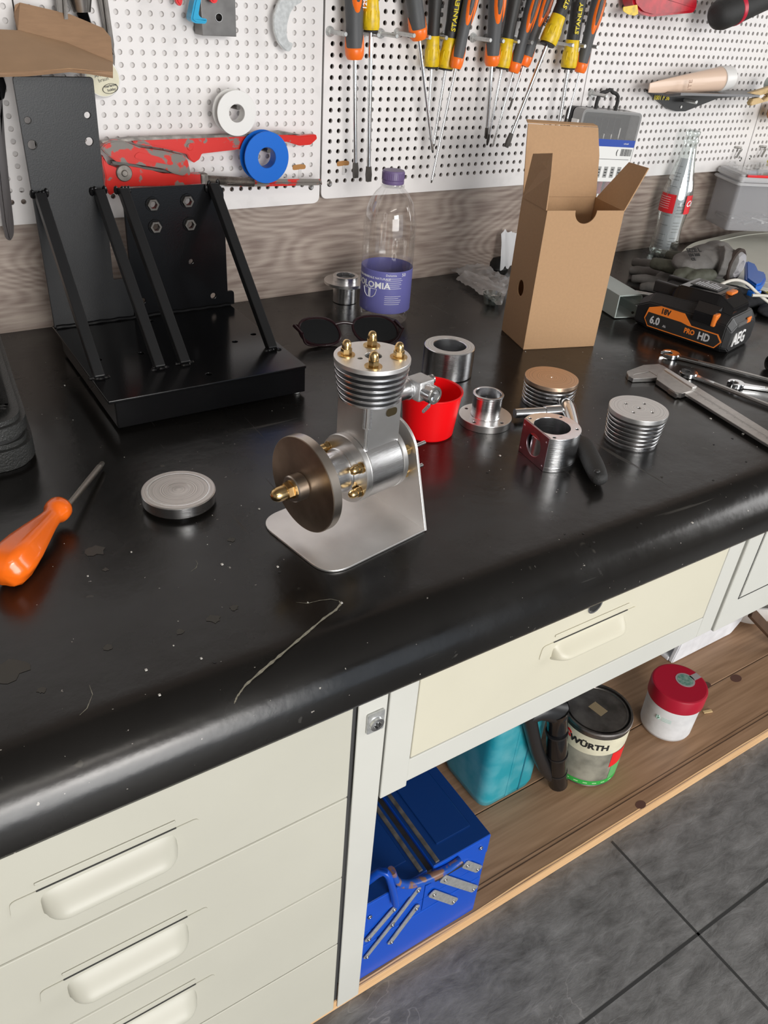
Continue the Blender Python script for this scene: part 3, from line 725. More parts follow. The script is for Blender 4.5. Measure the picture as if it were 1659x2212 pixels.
driver('beta', 984, 147, 931, 396, 27, 'slim grey and orange screwdriver whose long shaft crosses to the lower left', 'cross', .0021, twist=.5, y=1.092)
driver('beta', 1062, 141, 1050, 300, 32, 'grey screwdriver with broad orange stripe up the handle and a black tip', 'dark', .0030, twist=.5)
driver('stanley', 1084, 148, 1052, 314, 32, 'narrow black and yellow screwdriver right of the orange striped one', 'dark', .0024, y=1.118)
driver('beta', 1109, 156, 1064, 318, 26, 'small grey and orange screwdriver, left one of the pair with long slim shafts', 'cross', .0017, twist=.5)
driver('beta', 1131, 142, 1100, 237, 27, 'small short grey and orange screwdriver with black lettering up its side', 'dark', .0017, 'Beta', twist=.5, y=1.116)
driver('stanley', 1182, 96, 1093, 318, 38, 'large black and yellow lettered screwdriver hanging strongly tilted', 'flat', .0029, 'STANLEY', y=1.084)
driver('stanley', 1227, 148, 1201, 305, 34, 'upright black and yellow lettered screwdriver beside the bit driver case', 'flat', .0032, 'STANLEY')
driver('beta', 1252, 156, 1220, 279, 26, 'last grey and orange screwdriver on the right of the row with a thin shaft', 'dark', .0016, twist=.5)

# two wire spools
def spool(px, py, Rpx, m, lbl, y=1.100):
    p = aty(px, py, y); R_ = Rpx*(p-CAM).dot(FWD)/FPX
    t = thing('tape_spool', lbl, 'spool', (p.x, y, p.z), 0, 'round plastic spools hung on pegs')
    m4 = RX(-pi/2)                                            # local z into the wall
    ri = R_*.40
    bm = bmn(); ringz(bm, R_, ri, 0, .0018, 64, m4); obj('front_flange', bm, m, t)
    bm = bmn(); ringz(bm, R_, ri, .016, .0178, 64, m4); obj('back_flange', bm, m, t)
    bm = bmn(); ringz(bm, ri+.002, ri, .0015, .0165, 48, m4); obj('hub', bm, m, t)
    bm = bmn(); tube(bm, [(0, PY-y-.0002, ri-.006), (0, -.006, ri-.0035)], .0028, 12); obj('spool_peg' , bm, 'dsteel', t, label='dark peg')
    return t
spool(512, 245, 45, 'white', 'white round spool hung above the red pipe wrench')
sb = spool(577, 341, 52, 'bluep', 'blue round spool hung in front of the red pipe wrench', 1.092)

# red pipe wrench
t = thing('pipe_wrench', 'large red chipped swedish pipe wrench hung flat on the pegboard', 'pipe wrench', aty(410, 340, 1.125))
def wpart(name, px, y, th, m, bev=.0012, lbl=None, par=None, r=.002):
    bm = bmn(); wallshape(bm, px, y, th, bev, r); 
    bm.transform(Matrix.Translation(-V(t.location))) 
    return obj(name, bm, m, par or t, .7, label=lbl)
wpart('upper_handle', [(280, 299), (480, 290), (570, 287), (600, 284), (640, 291), (660, 289), (676, 288), (678, 297), (664, 310), (640, 312), (610, 303), (560, 314), (430, 329), (425, 341), (413, 349), (403, 341), (398, 330), (350, 318), (284, 307)], 1.125, .011, 'redpaint2')
wpart('handle_rim', [(214, 302), (280, 294), (480, 288), (570, 284), (600, 281), (640, 288), (600, 288), (480, 293), (282, 300), (216, 306)], 1.126, .013, 'wornsteel', .0005)
wpart('upper_jaw', [(212, 316), (222, 306), (240, 300), (258, 300), (280, 309), (300, 316), (345, 322), (390, 332), (399, 344), (405, 372), (398, 378), (372, 372), (362, 368), (350, 361), (280, 350), (245, 345), (225, 330)], 1.119, .013, 'redpaint')
wpart('jaw_inlay', [(292, 333), (300, 328), (368, 345), (374, 352), (372, 357), (300, 344), (290, 340)], 1.106, .0012, 'redpaint2', .0003)
wpart('throat', [(236, 345), (262, 346), (300, 356), (350, 364), (370, 372), (330, 366), (270, 356), (240, 352)], 1.121, .010, 'dsteel', .0006)
wpart('lower_arm', [(215, 330), (228, 352), (250, 360), (268, 352), (290, 355), (345, 371), (432, 372), (434, 396), (390, 398), (300, 398), (262, 400), (232, 418), (222, 400), (222, 375), (216, 352)], 1.123, .012, 'redpaint2')
wpart('lower_handle', [(480, 386), (690, 385), (692, 398), (560, 401), (480, 401)], 1.122, .010, 'redpaint', .004, r=.003)
bm = bmn(); p = aty(267, 373, 1.112)-V(t.location); cyl(bm, .0105, 0, .004, 32, T(*p) @ XZ, .001); cyl(bm, .0042, .003, .006, 20, T(*p) @ XZ, .001); obj('pivot', bm, 'wornsteel', t)
bm = bmn(); p = aty(410, 317, 1.1145)-V(t.location); cyl(bm, .0045, 0, .0016, 24, T(*p) @ XZ, .0004); obj('rivet', bm, 'redpaint2', t)
bm = bmn(); A_, B_ = aty(436, 388, 1.117)-V(t.location), aty(548, 394, 1.117)-V(t.location); prf = []
n = 34; dd = (B_-A_).length
for k in range(n+1):
    prf += [(.0052, dd*k/n), (.0064, dd*(k+.5)/n)]
lathe(bm, prf[:-1], 16, T(*A_) @ (B_-A_).to_track_quat('Z', 'Y').to_matrix().to_4x4()); obj('threaded_rod', bm, 'wornsteel', t, .5)
bm = bmn(); box(bm, -.004, .007, -.008, .008, -.009, .009, .002, T(*A_)); obj('adjusting_nut', bm, 'wornsteel', t)

# clamps top left
cl = thing('bar_clamp', 'pair of dark steel clamp bars behind the torn carton flap', 'clamp', aty(180, 10, 1.12))
def loc_wall(bm, px, y, th, bev=0, r=0, par=cl):
    wallshape(bm, px, y, th, bev, r); bm.transform(Matrix.Translation(-V(par.location))); return bm
obj('bar', loc_wall(bmn(), [(114, -30), (129, -30), (133, 40), (120, 40)], 1.130, .012, .001), 'dsteel', cl)
obj('bar', loc_wall(bmn(), [(129, -30), (136, -30), (141, 40), (133, 40)], 1.126, .014, .001), 'dsteel', cl)
obj('bar', loc_wall(bmn(), [(203, -30), (217, -30), (244, 120), (242, 170), (232, 120)], 1.140, .010, .001), 'dsteel', cl)
obj('bar', loc_wall(bmn(), [(218, -30), (226, -30), (244, 95), (243, 118), (234, 95)], 1.129, .006, .001), 'dsteel', cl)
A_, B_ = aty(168, -25, 1.127)-V(cl.location), aty(177, 26, 1.127)-V(cl.location)
bm = bmn(); tube(bm, [A_, B_], [.0165, .010], 24); obj('screw_socket', bm, 'steel', cl)
C_ = aty(188, 58, 1.131)-V(cl.location); bm = bmn(); prf = []; n = 12; dd = (C_-B_).length
for k in range(n): prf += [(.0052, dd*k/n), (.0066, dd*(k+.5)/n)]
lathe(bm, prf, 20, T(*B_) @ (C_-B_).to_track_quat('Z', 'Y').to_matrix().to_4x4()); obj('clamp_screw', bm, 'blackpaint', cl, .4)

# roll of tape with a printed paper core
p = aty(222, 169, 1.120); t = thing('label_roll', 'flat round roll with a cream printed label hanging beside the black upright', 'roll', (p.x, 1.12, p.z))
bm = bmn(); cyl(bm, .0215, -.014, 0, 40, XZ, .001); obj('roll', bm, 'white', t)
bm = bmn(); cyl(bm, .0198, 0, .0005, 40, XZ); obj('paper_label', bm, 'creamlabel', t)
bm = bmn(); text(bm, 'Ar. 801 f', .0058, T(-.010, -.0006, .002) @ XZ @ RZ(.25), .0001); text(bm, 'braun', .0058, T(-.006, -.0006, -.003) @ XZ @ RZ(.25), .0001)
text(bm, 'marianne', .0042, T(.0005, -.0006, -.0095) @ XZ @ RZ(.2), .0001, bold=.0001); text(bm, 'hobby', .0042, T(.004, -.0006, -.0135) @ XZ @ RZ(.2), .0001, bold=.0001)
ringz(bm, 1, .93, 0, .0001, 32, T(.0075, -.0006, -.0112) @ XZ @ RZ(.2) @ Matrix.Diagonal((.0098, .0055, 1, 1)), .001); obj('print', bm, 'ink', t, 0)

# light blue and red hand clamp, steel block, hook spanner
p0 = aty(410, 10, 1.11); t = thing('spring_clamp', 'light blue plastic clamp jaw beside the grey steel block', 'clamp', p0)
obj('jaw', loc_wall(bmn(), [(414, -25), (428, -25), (420, 10), (417, 30), (424, 37), (436, 38), (434, 49), (410, 48), (402, 42), (401, 36), (407, 5)], 1.125, .02, .002, .003, t), 'cyanp', t)
obj('red_tip', loc_wall(bmn(), [(372, -20), (392, -20), (388, 8), (384, 13), (376, 6)], 1.125, .010, .002, .003, t), 'redink', t)
obj('red_tip', loc_wall(bmn(), [(448, -15), (466, -15), (464, 4), (456, 7), (449, 2)], 1.108, .010, .002, .003, t), 'redink', t)
pb = [aty(q[0], q[1], 1.118) for q in ((434, -40), (508, -40), (508, 78), (435, 76))]; o0 = V((.459, 1.14, .37))
t = thing('steel_block', 'dark grey drilled steel block hanging on the pegboard next to the light blue clamp', 'block', o0)
bm = bmn(); hx = aty(474, 38, 1.112)-o0; plate(bm, [(pb[3].x-o0.x, pb[3].z-o0.z), (pb[2].x-o0.x, pb[3].z-o0.z), (pb[2].x-o0.x, .1), (pb[3].x-o0.x, .1)], [circ(.0042, 24, hx.x, hx.z)], 0, .026, .0005, XZ)
obj('block', bm, mat('milled_dark_steel', (.20, .19, .18), .35, 1, var=.2, vscale=60), t)
bm = bmn(); ringz(bm, .0052, .0042, .0255, .0266, 24, T(hx.x, 0, hx.z) @ XZ, .0002); obj('bore_rim', bm, 'steel', t)
p = aty(640, -5, 1.125); t = thing('hook_spanner', 'curved zinc hook spanner hanging left of the panel joint', 'spanner', p)
obj('hook', loc_wall(bmn(), [(650, -6), (648, 4), (632, 13), (622, 30), (616, 55), (616, 78), (620, 90), (629, 92), (627, 104), (620, 112), (609, 106), (596, 90), (588, 65), (587, 35), (595, 10), (608, -15), (640, -30)], 1.130, .006, .001, .004, t), 'zinc', t)

# dark shears hanging at the left edge
p = aty(12, 330, 1.115); t = thing('dark_shears', 'long dark handles of shears hanging at the left edge of the picture', 'shears', p)
obj('handle', loc_wall(bmn(), [(-6, 200), (2, 215), (8, 300), (18, 400), (27, 480), (27, 505), (20, 517), (10, 513), (2, 480), (-8, 400), (-18, 300)], 1.125, .012, .004, .004, t), mat('dark_brown_grip', (.02, .012, .012), .3), t, .8)
obj('blade', loc_wall(bmn(), [(-10, 162), (5, 165), (11, 185), (6, 212), (-6, 215)], 1.127, .010, .002, .002, t), 'blackpaint', t)

# red plastic level and black-red grip along the top edge
p = aty(1410, 0, 1.11); t = thing('red_tool_case', 'worn red plastic tool with a yellow corner, cut by the top edge', 'tool', p)
obj('body', loc_wall(bmn(), [(1338, -30), (1480, -30), (1479, 12), (1473, 25), (1383, 34), (1360, 28), (1342, 10)], 1.135, .03, .004, .006, t), mat('worn_red', (.55, .01, .025), .35, var=.4, vscale=60), t)
obj('yellow_corner', loc_wall(bmn(), [(1345, 15), (1376, 10), (1378, 30), (1370, 34), (1356, 31), (1345, 24)], 1.1045, .0012, .0003, .002, t), 'yellow', t)
A_, B_ = aty(1560, 30, 1.075), aty(1690, -25, 1.075); t = thing('power_tool_grip', 'thick black rubber grip with a red ring hanging in the top right corner', 'grip', A_)
mm_ = (B_-A_).to_track_quat('Z', 'Y').to_matrix().to_4x4(); 
bm = bmn(); lathe(bm, [(0, -.022), (.014, -.020), (.022, -.012), (.0255, 0), (.026, .03), (.024, .10), (.024, .16), (0, .16)], 40, mm_); obj('grip', bm, 'rubber', t, .9)
bm = bmn(); ringz(bm, .0268, .0235, .026, .036, 48, mm_, .001); obj('red_ring', bm, mat('red_ring', (.55, .01, .04), .4), t)

# bit driver case
def frame_from(o, xdir, zdir): 
    x = xdir.normalized(); z = zdir.normalized(); y = z.cross(x)
    return Matrix(((x.x, y.x, z.x, o.x), (x.y, y.y, z.y, o.y), (x.z, y.z, z.z, o.z), (0, 0, 0, 1)))
tl, tr = aty(1263, 241, 1.100), aty(1394, 236, 1.100); W_ = (tr-tl).length
t = thing('screwdriver_set', 'clear-lidded case of six small screwdrivers with red, white and blue card hanging on a bolt', 'tool case', V(((tl.x+tr.x)/2, 1.1445, tl.z)), rot=(0, .06, 0))
hw = W_/2; H_ = .178
bm = bmn(); prism(bm, rrect(-hw, hw, -H_, 0, .010), .001, .018, .002, XZ); obj('case_base', bm, 'blackplastic', t)
bm = bmn(); plate(bm, rrect(-hw, hw, -H_, 0, .010), [rrect(-hw+.005, hw-.005, -H_+.005, -.005, .007)], .018, .042, .001, XZ); obj('lid_rim', bm, mat('clear_grey_rim', (.42, .42, .42), .2, alpha=.75), t)
bm = bmn(); prism(bm, rrect(-hw+.001, hw-.001, -H_+.001, -.001, .010), .0415, .0425, 0, XZ); obj('clear_lid', bm, 'smoke', t)
bm = bmn(); tube(bm, [(-.026, -.02, -.001), (-.026, -.02, .020), (-.018, -.02, .026), (-.008, -.02, .027), (.0, -.02, .032), (.008, -.02, .027), (.018, -.02, .026), (.026, -.02, .020), (.026, -.02, -.001)], .0032, 10, smooth=1); obj('hanging_loop', bm, 'rubber', t)
bm = bmn(); box(bm, -hw+.004, hw-.004, -.0440, -.0427, -.118, -.046, .0003); obj('printed_card', bm, 'paper', t)
bm = bmn(); box(bm, -hw+.034, hw-.004, -.0444, -.0439, -.058, -.046); obj('blue_band', bm, 'blueink', t, 0)
bm = bmn(); prism(bm, [(-hw+.004, -.046), (-hw+.034, -.046), (-hw+.022, -.118), (-hw+.004, -.118)], 0, .0004, 0, T(0, -.0440, 0) @ XZ); rb = obj('red_band', bm, 'red', t, 0)
bm = bmn(); text(bm, 'SCHRAUB', .0058, T(-hw+.010, -.0447, -.112) @ XZ @ RZ(pi/2), .0001, bold=.0001)
for s in (0, 2.09, 4.18): ball(bm, (-hw+.026+.002*cos(s), -.0447, -.054+.002*sin(s)), (.0014, .0002, .0014), 8)
text(bm, 'schraub', .0042, T(hw-.034, -.0447, -.052) @ XZ, .0001); obj('card_print', bm, 'whiteink', t, 0)
bm = bmn(); box(bm, -hw+.041, -hw+.056, -.0443, -.0439, -.072, -.062); 
for k in range(6): box(bm, -hw+.030+k*.0178, -hw+.040+k*.0178, -.0443, -.0439, -.111, -.092)
obj('grey_boxes', bm, mat('mid_grey_print', (.33, .33, .32), .6), t, 0)
bm = bmn(); text(bm, '6x', .010, T(-hw+.0425, -.0446, -.067) @ XZ, .0001, bold=.0002)
for k in range(14): box(bm, hw-.036+k*.0021, hw-.0352+k*.0021+random.random()*.0006, -.0443, -.0439, -.073, -.061)
for k in range(6):
    for j in range(3): box(bm, -hw+.032+k*.0178, -hw+.0375+k*.0178, -.0445, -.0442, -.108+j*.005, -.106+j*.005)
text(bm, '( ', .011, T(hw-.048, -.0446, -.067) @ XZ, .0001, bold=.0003); box(bm, -hw+.060, hw-.010, -.0443, -.0439, -.0795, -.0788); obj('black_print', bm, 'ink', t, 0)
for k in range(6):
    x = -hw+.018+k*.0195; d = bmn(); lathe(d, [(0, -.168), (.0058, -.166), (.0068, -.150), (.0052, -.128), (.006, -.118), (.0048, -.090), (0, -.090)], 16, T(x, -.030, 0)); 
    dd_ = obj('small_screwdriver', d, mat('grip_red', (.50, .015, .05), .4) if k == 0 else bpy.data.materials['grip_red'], t, .8)
    d = bmn(); lathe(d, [(.0071, -.158), (.0073, -.150), (.0060, -.140)], 16, T(x, -.030, 0)); cyl(d, .0016, -.09, -.028, 10, T(x, -.030, 0)); obj('small_shaft', d, 'steel', dd_)
bm = bmn()
for k in range(5): box(bm, -.040+k*.0165, -.0385+k*.0165, -.040, -.020, -.038, -.012)
obj('divider', bm, 'blackplastic', t, 0)
bm = bmn(); box(bm, -hw-.003, -hw+.002, -.036, -.020, -.035, -.018, .001); obj('latch', bm, 'white', t)
bolt(1311, 208, .040, 'zinc bolt holding the case of small screwdrivers')

# black shelf bracket, cream tube, clothes pegs, scissors clip
A_ = aty(1400, 198, 1.14); t = thing('wall_holder', 'black triangular holder with yellow handwriting fixed under the beige tube', 'holder', A_)
obj('holder_plate', loc_wall(bmn(), [(1390, 193), (1640, 205), (1548, 212), (1478, 240), (1457, 240), (1440, 234)], 1.140, .003, 0, .001, t), 'blackpaint2', t)
L1, L2 = aty(1388, 191, 1.142), aty(1640, 207, 1.142)
bm = bmn()
pts = [aty(1400, 199, 1.138), aty(1440, 209, 1.085), aty(1470, 206, 1.06), aty(1640, 210, 1.05), aty(1645, 200, 1.138)]
fb = [bm.verts.new(p) for p in pts]; tb = [bm.verts.new(p+V((0, 0, .004))) for p in pts]
bm.faces.new(fb); bm.faces.new(tb[::-1])
for i in range(5): bm.faces.new((fb[i], fb[(i+1) % 5], tb[(i+1) % 5], tb[i]))
bmesh.ops.recalc_face_normals(bm, faces=bm.faces[:]); bm.transform(Matrix.Translation(-A_)); obj('tray', bm, mat('tray_grey', (.16, .16, .165), .4, .5), t)
bm = bmn(); p = aty(1412, 211, 1.1355)-A_; text(bm, '1001 P 36', .011, T(*p) @ XZ @ RZ(-.02), .0002, bold=.0002); obj('handwriting', bm, 'yellowink', t, 0)
bm = bmn(); p = aty(1478, 216, 1.137)-A_; cyl(bm, .0035, 0, .030, 16, T(*p) @ XZ, .0006); obj('bolt', bm, 'zinc', t)
bm = bmn(); p = aty(1471, 231, 1.137)-A_; cyl(bm, .0025, 0, .001, 12, T(*p) @ XZ); obj('hole', bm, 'steel', t)
A_, B_ = aty(1402, 190, 1.095), aty(1552, 171, 1.095); t = thing('cream_tube', 'beige squeezed tube with a white cap lying on the wall holder', 'tube', A_)
d_ = (B_-A_); Lt = d_.length; mm_ = frame_from(V((0, 0, 0)), d_.cross(V((0, 1, 0))), d_); bm = bmn(); rows = []
for k in range(21):
    u = k/20; hh = .0075+(.021-.0075)*u**.8; th = .0012+.0185*u**1.3; tw = 0
    rows.append([bm.verts.new((hh*cos(2*pi*j/28), th*sin(2*pi*j/28), Lt*u)) for j in range(28)])
for P_, Q_ in zip(rows[:-1], rows[1:]):
    for j in range(28): bm.faces.new((P_[j], P_[(j+1) % 28], Q_[(j+1) % 28], Q_[j]))
bm.faces.new(rows[0]); bm.faces.new(rows[-1]); bmesh.ops.recalc_face_normals(bm, faces=bm.faces[:]); bm.transform(mm_); obj('tube_body', bm, 'skinc', t, .8)
bm = bmn(); lathe(bm, [(0, Lt-.001), (.0215, Lt-.001), (.0222, Lt+.002), (.0205, Lt+.028), (.0185, Lt+.030), (0, Lt+.030)], 40, mm_); obj('cap', bm, 'white', t)
bm = bmn(); ang = math.atan2(d_.z, d_.x)
for s, u, sz in (('ITE', .45, .013),):
    q = d_*u; text(bm, s, sz, T(q.x, q.y-.021, q.z-.008) @ XZ @ RZ(ang+pi/2), .0002)
obj('print', bm, mat('brown_print', (.38, .24, .17), .6), t, 0)
t = thing('clothes_peg', 'varnished wooden clothes peg clipped at the right end of the wall holder', 'clothes peg', aty(1640, 205, 1.06))
obj('peg_arm', loc_wall(bmn(), [(1612, 200), (1655, 186), (1700, 172), (1700, 190), (1660, 200), (1652, 206), (1646, 201), (1632, 205)], 1.06, .010, .001, 0, t), 'woodpeg', t)
obj('peg_arm', loc_wall(bmn(), [(1614, 227), (1612, 222), (1618, 212), (1632, 209), (1640, 215), (1650, 207), (1700, 190), (1700, 208), (1660, 214)], 1.06, .010, .001, 0, t), 'woodpeg', t)
bm = bmn(); p = aty(1660, 200, 1.05)-t.location; ringz(bm, .006, .004, 0, .012, 20, T(*p) @ XZ); obj('spring', bm, 'chrome', t)
p = aty(1662, 240, 1.1); t = thing('wooden_handle', 'orange-brown wooden handle end at the right edge below the clothes peg', 'handle', p)
obj('handle', loc_wall(bmn(), [(1652, 252), (1656, 235), (1664, 222), (1700, 215), (1700, 260), (1656, 256)], 1.12, .02, .004, .004, t), mat('orange_wood', (.38, .17, .06), .5), t)
p = aty(1658, 180, 1.1); t = thing('glass_jar', 'grey glass knob at the right edge above the clothes peg', 'jar', p)
bm = bmn(); lathe(bm, [(0, 0), (.012, 0), (.014, .004), (.013, .03), (0, .03)], 24, RX(pi/2)); obj('knob', bm, 'frost', t)
# little hooks near the panel joint
for px, py, lb in ((1588, 322, 'small grey hook left of the right-hand panel joint'), (1642, 320, 'small grey hook right of the right-hand panel joint')):
    p = aty(px, py, PY); t = thing('wall_hook', lb, 'hook', p, 0, 'small hooks by the right-hand panel joint')
    bm = bmn(); tube(bm, [(-.004, -.0005, .004), (.006, -.010, .004), (.006, -.010, 0), (.001, -.008, -.016)], .0022, 10); obj('hook', bm, 'steel', t)

# open carton standing on the tall black upright
t = thing('torn_carton', 'open brown carton flaps resting on top of the tall black upright', 'carton', (.23, 1.05, .3285))
def sheet(name, quad, th, m='carton', par=t):
    bm = bmn(); n = (quad[1]-quad[0]).cross(quad[2]-quad[0]).normalized()
    if n.z < 0: n = -n
    a_ = [bm.verts.new(p-t.location) for p in quad]; b_ = [bm.verts.new(p+n*th-t.location) for p in quad]; k = len(quad)
    bm.faces.new(a_); bm.faces.new(b_[::-1])
    for i in range(k): bm.faces.new((a_[i], a_[(i+1) % k], b_[(i+1) % k], b_[i]))
    bmesh.ops.recalc_face_normals(bm, faces=bm.faces[:]); bmesh.ops.triangulate(bm, faces=[f for f in bm.faces if len(f.verts) > 4])
    return obj(name, bm, m, par, .3)
f1 = [aty(-60, 166, .99), aty(60, 163, .985), aty(150, 155, .985), aty(244, 163, .99), aty(244, 141, 1.085), aty(142, 99, 1.10), aty(40, 73, 1.10), aty(-60, 68, 1.10)]
sheet('lower_flap', f1, .004)
f2 = [aty(38, 71, 1.101), aty(140, 98, 1.101), aty(243, 141, 1.086), aty(238, 88, 1.10), aty(222, 68, 1.11), aty(150, 38, 1.12), aty(42, 13, 1.12), aty(31, 18, 1.12), aty(30, 35, 1.12)]
sheet('upper_flap', f2, .004, 'cardin')
sheet('folded_edge', [aty(-60, 168, .988), aty(60, 165, .983), aty(150, 156, .983), aty(190, 160, .984), aty(244, 169, .988), aty(244, 161, .990), aty(180, 154, .990), aty(60, 160, .985), aty(-60, 163, .988)], .003, 'cardin')

# ============================================================ black welded bracket
t = thing('welded_bracket', 'black painted welded steel stand with two uprights and four slanted braces', 'stand', (.312, .935, 0))
O = V(t.location)
def tob(bm, par=None): bm.transform(Matrix.Translation(-V((par or t).location))); return bm
bm = bmn(); X0, X1, Y0, Y1, ZP = .1895, .4330, .8105, 1.055, .0400
plate(bm, rrect(X0, X1, Y0, Y1, .002), [circ(.0038, 16, *at(*q, ZP).xy) for q in ((213, 777), (507, 738), (547, 722), (451, 808), (305, 763), (326, 693))], ZP-.0035, ZP, .0005)
obj('base_plate', tob(bm), 'blackpaint', t, .5)
for nm, bx in (('front_skirt', (X0+.008, X1-.001, Y0+.002, Y0+.0055)), ('rear_skirt', (X0+.008, X1-.001, Y1-.006, Y1-.0025)), ('side_skirt', (X0+.008, X0+.0115, Y0+.006, Y1-.006)), ('side_skirt', (X1-.0045, X1-.001, Y0+.006, Y1-.006))):
    bm = bmn(); box(bm, *bx, .0045, ZP-.0035, .0006); obj(nm, tob(bm), 'blackpaint', t, .5)
for x, y in ((X0+.02, Y0+.02), (X1-.008, Y0+.012), (X0+.02, Y1-.02), (X1-.02, Y1-.02)):
    bm = bmn(); cyl(bm, .0045, 0, .0048, 16, T(x, y, 0), .0006); obj('rubber_foot', tob(bm), 'zinc' if x > .42 and y < .83 else 'rubber', t, label='grey screw foot' if x > .42 and y < .83 else None)
YU = 1.049
def hole(px, py): p = aty(px, py, YU-.004); return (p.x, p.z)
bm = bmn(); plate(bm, rpoly([(.1905, ZP+.0003), (.2940, ZP+.0003), (.2940, .094), (.2725, .094), (.2775, .3270), (.1905, .3270)], [0, 0, .002, .003, .004, .004]),
     [circ(.0036, 20, *hole(189, 249)), circ(.0047, 20, *hole(193, 306)), circ(.0036, 20, *hole(60, 260)), circ(.0050, 20, *hole(70, 313))], 0, .004, .0005, T(0, YU, 0) @ XZ)
obj('tall_upright', tob(bm), mat('upright_paint', (.012, .0125, .0135), .34, spec=.4, bump=.08, bscale=600), t, .5)
nuts = [(329, 441), (404, 434), (335, 489), (409, 484)]
bm = bmn(); plate(bm, rpoly([(.2945, ZP+.0003), (.4395, ZP+.0003), (.4395, .0600), (.4300, .0600), (.4300, .2050), (.2965, .2050)], [0, 0, .008, .0005, .014, .014]),
     [circ(.0048, 20, *hole(*q)) for q in nuts]+[circ(.0033, 20, *hole(413, 565)), circ(.0040, 20, *hole(461, 639)), circ(.0036, 20, *hole(309, 650))], 0, .004, .0005, T(0, YU, 0) @ XZ)
obj('short_upright', tob(bm), 'blackpaint', t, .5)
for q in nuts:
    x, z = hole(*q); bm = bmn(); ringz(bm, .0092, .0050, .004, .0055, 24, T(x, YU, z) @ XZ); obj('washer', tob(bm), 'blackpaint', t)
    tt = bmn(); ringz(tt, .0078, .0046, .0055, .0095, 6, T(x, YU, z) @ XZ, .0004); obj('nut', tob(tt), 'dsteel', t, .4)
for k, (xb, xt) in enumerate(((.1985, .1985), (.2695, .2670), (.3005, .2965), (.4165, .4140))):
    A_, B_ = V((xb, .876, ZP+.002)), V((xt, 1.041, .204)); d_ = (B_-A_); L_ = d_.length
    m = frame_from(A_, V((1, 0, 0)), d_); bm = bmn(); box(bm, -.0060, .0060, -.0060, .0060, -.003, L_, .0012, m)
    br = obj('brace', tob(bm), 'blackpaint2', t, .5)
    bm = bmn(); random.seed(k)
    for j in range(6): ball(bm, (xb-.008+.0032*j, .876-.006+.008*random.random(), ZP), (.0045, .003, .0025), 8)
    obj('weld_bead', tob(bm), 'blackpaint', br); bm = bmn()
    for j in range(5): ball(bm, (xt-.008+.004*j, 1.044, .200+.006*random.random()), (.0032, .003, .0055), 8)
    obj('weld_bead', tob(bm), 'blackpaint', br)
bm = bmn(); tube(bm, [(X0+.003+i*.008, YU-.0045, ZP+.0005+.0005*sin(i*2)) for i in range(31)], .003, 8); obj('weld_seam', tob(bm), 'blackpaint', t)

# ============================================================ black tool case, left edge
t = thing('tool_case', 'black textured plastic carrying case, cut by the left edge', 'tool case', (-.02, .90, 0))
oc = rpoly([(-.30, .772), (.104, .772), (.1340, 1.145), (-.30, 1.145)], [.01, .034, .03, .01], 8)
def inset(pts, d):
    cx = sum(p[0] for p in pts)/len(pts); cy = sum(p[1] for p in pts)/len(pts)
    return [(p[0]-d*(1 if p[0] > cx else -1), p[1]-d*(1 if p[1] > cy else -1)) for p in pts]
bm = bmn(); prism(bm, oc, .0005, .030, .005); obj('lower_shell', tob(bm), 'rough_case', t, .7)
bm = bmn(); prism(bm, inset(oc, .002), .0325, .054, .005); up = obj('upper_shell', tob(bm), 'rough_case', t, .7)
bm = bmn(); prism(bm, inset(oc, .006), .029, .034); obj('shell_gap', tob(bm), 'ink', t)
bm = bmn(); prism(bm, inset(oc, .014), .050, .066, .008); obj('raised_panel', tob(bm), 'rough_case', up, .7)

# ============================================================ orange screwdriver
A_, B_ = at(116, 1112, .018), at(-20, 1270, .018); d_ = B_-A_; yaw = math.atan2(d_.y, d_.x)
t = thing('orange_screwdriver', 'fat orange-handled torx screwdriver lying at the left edge', 'screwdriver', (A_.x, A_.y, .0))
tip = at(222, 1000, .006)-V(t.location); nk = at(146, 1094, .016)-V(t.location)
bm = bmn(); dn = (nk-tip); tube(bm, [tip+dn*.10, nk+dn*.06], .0031, 16); tube(bm, [tip, tip+dn*.03, tip+dn*.10, tip+dn*.12], [.0022, .0028, .0028, .0031], 6); obj('shaft', bm, mat('blade_steel', (.33, .31, .28), .35, 1), t)
hd = (V((B_.x, B_.y, .018))-V(t.location)-V((0, 0, 0)))
ax = (V((d_.x, d_.y, 0))).normalized(); m = frame_from(V((0, 0, .018)), ax.cross(V((0, 0, 1))), ax)
bm = bmn(); rows = []; n = 24
prof = [(-.0165, .0), (-.0165, .008), (-.0150, .0105), (-.012, .0118), (-.007, .0120), (-.003, .0112), (.000, .0092), (.006, .0088), (.018, .0105), (.035, .0135), (.055, .0170), (.070, .0185), (.080, .0175), (.088, .0135), (.091, 0)]
for u, r in prof:
    ex = 0 if u < .001 else min(1, u/.03)
    row = []
    for k in range(n):
        a_ = 2*pi*k/n; rr = r*(1+.07*ex*cos(6*a_)) if True else r
        row.append(bm.verts.new((rr*cos(a_), rr*sin(a_)*.97, u)))
    rows.append(row)
for P_, Q_ in zip(rows[:-1], rows[1:]):
    for k in range(n): bm.faces.new((P_[k], P_[(k+1) % n], Q_[(k+1) % n], Q_[k]))
bmesh.ops.remove_doubles(bm, verts=bm.verts[:], dist=1e-6); bmesh.ops.recalc_face_normals(bm, faces=bm.faces[:]); bm.transform(m); obj('handle', bm, 'orange', t, 1.2)

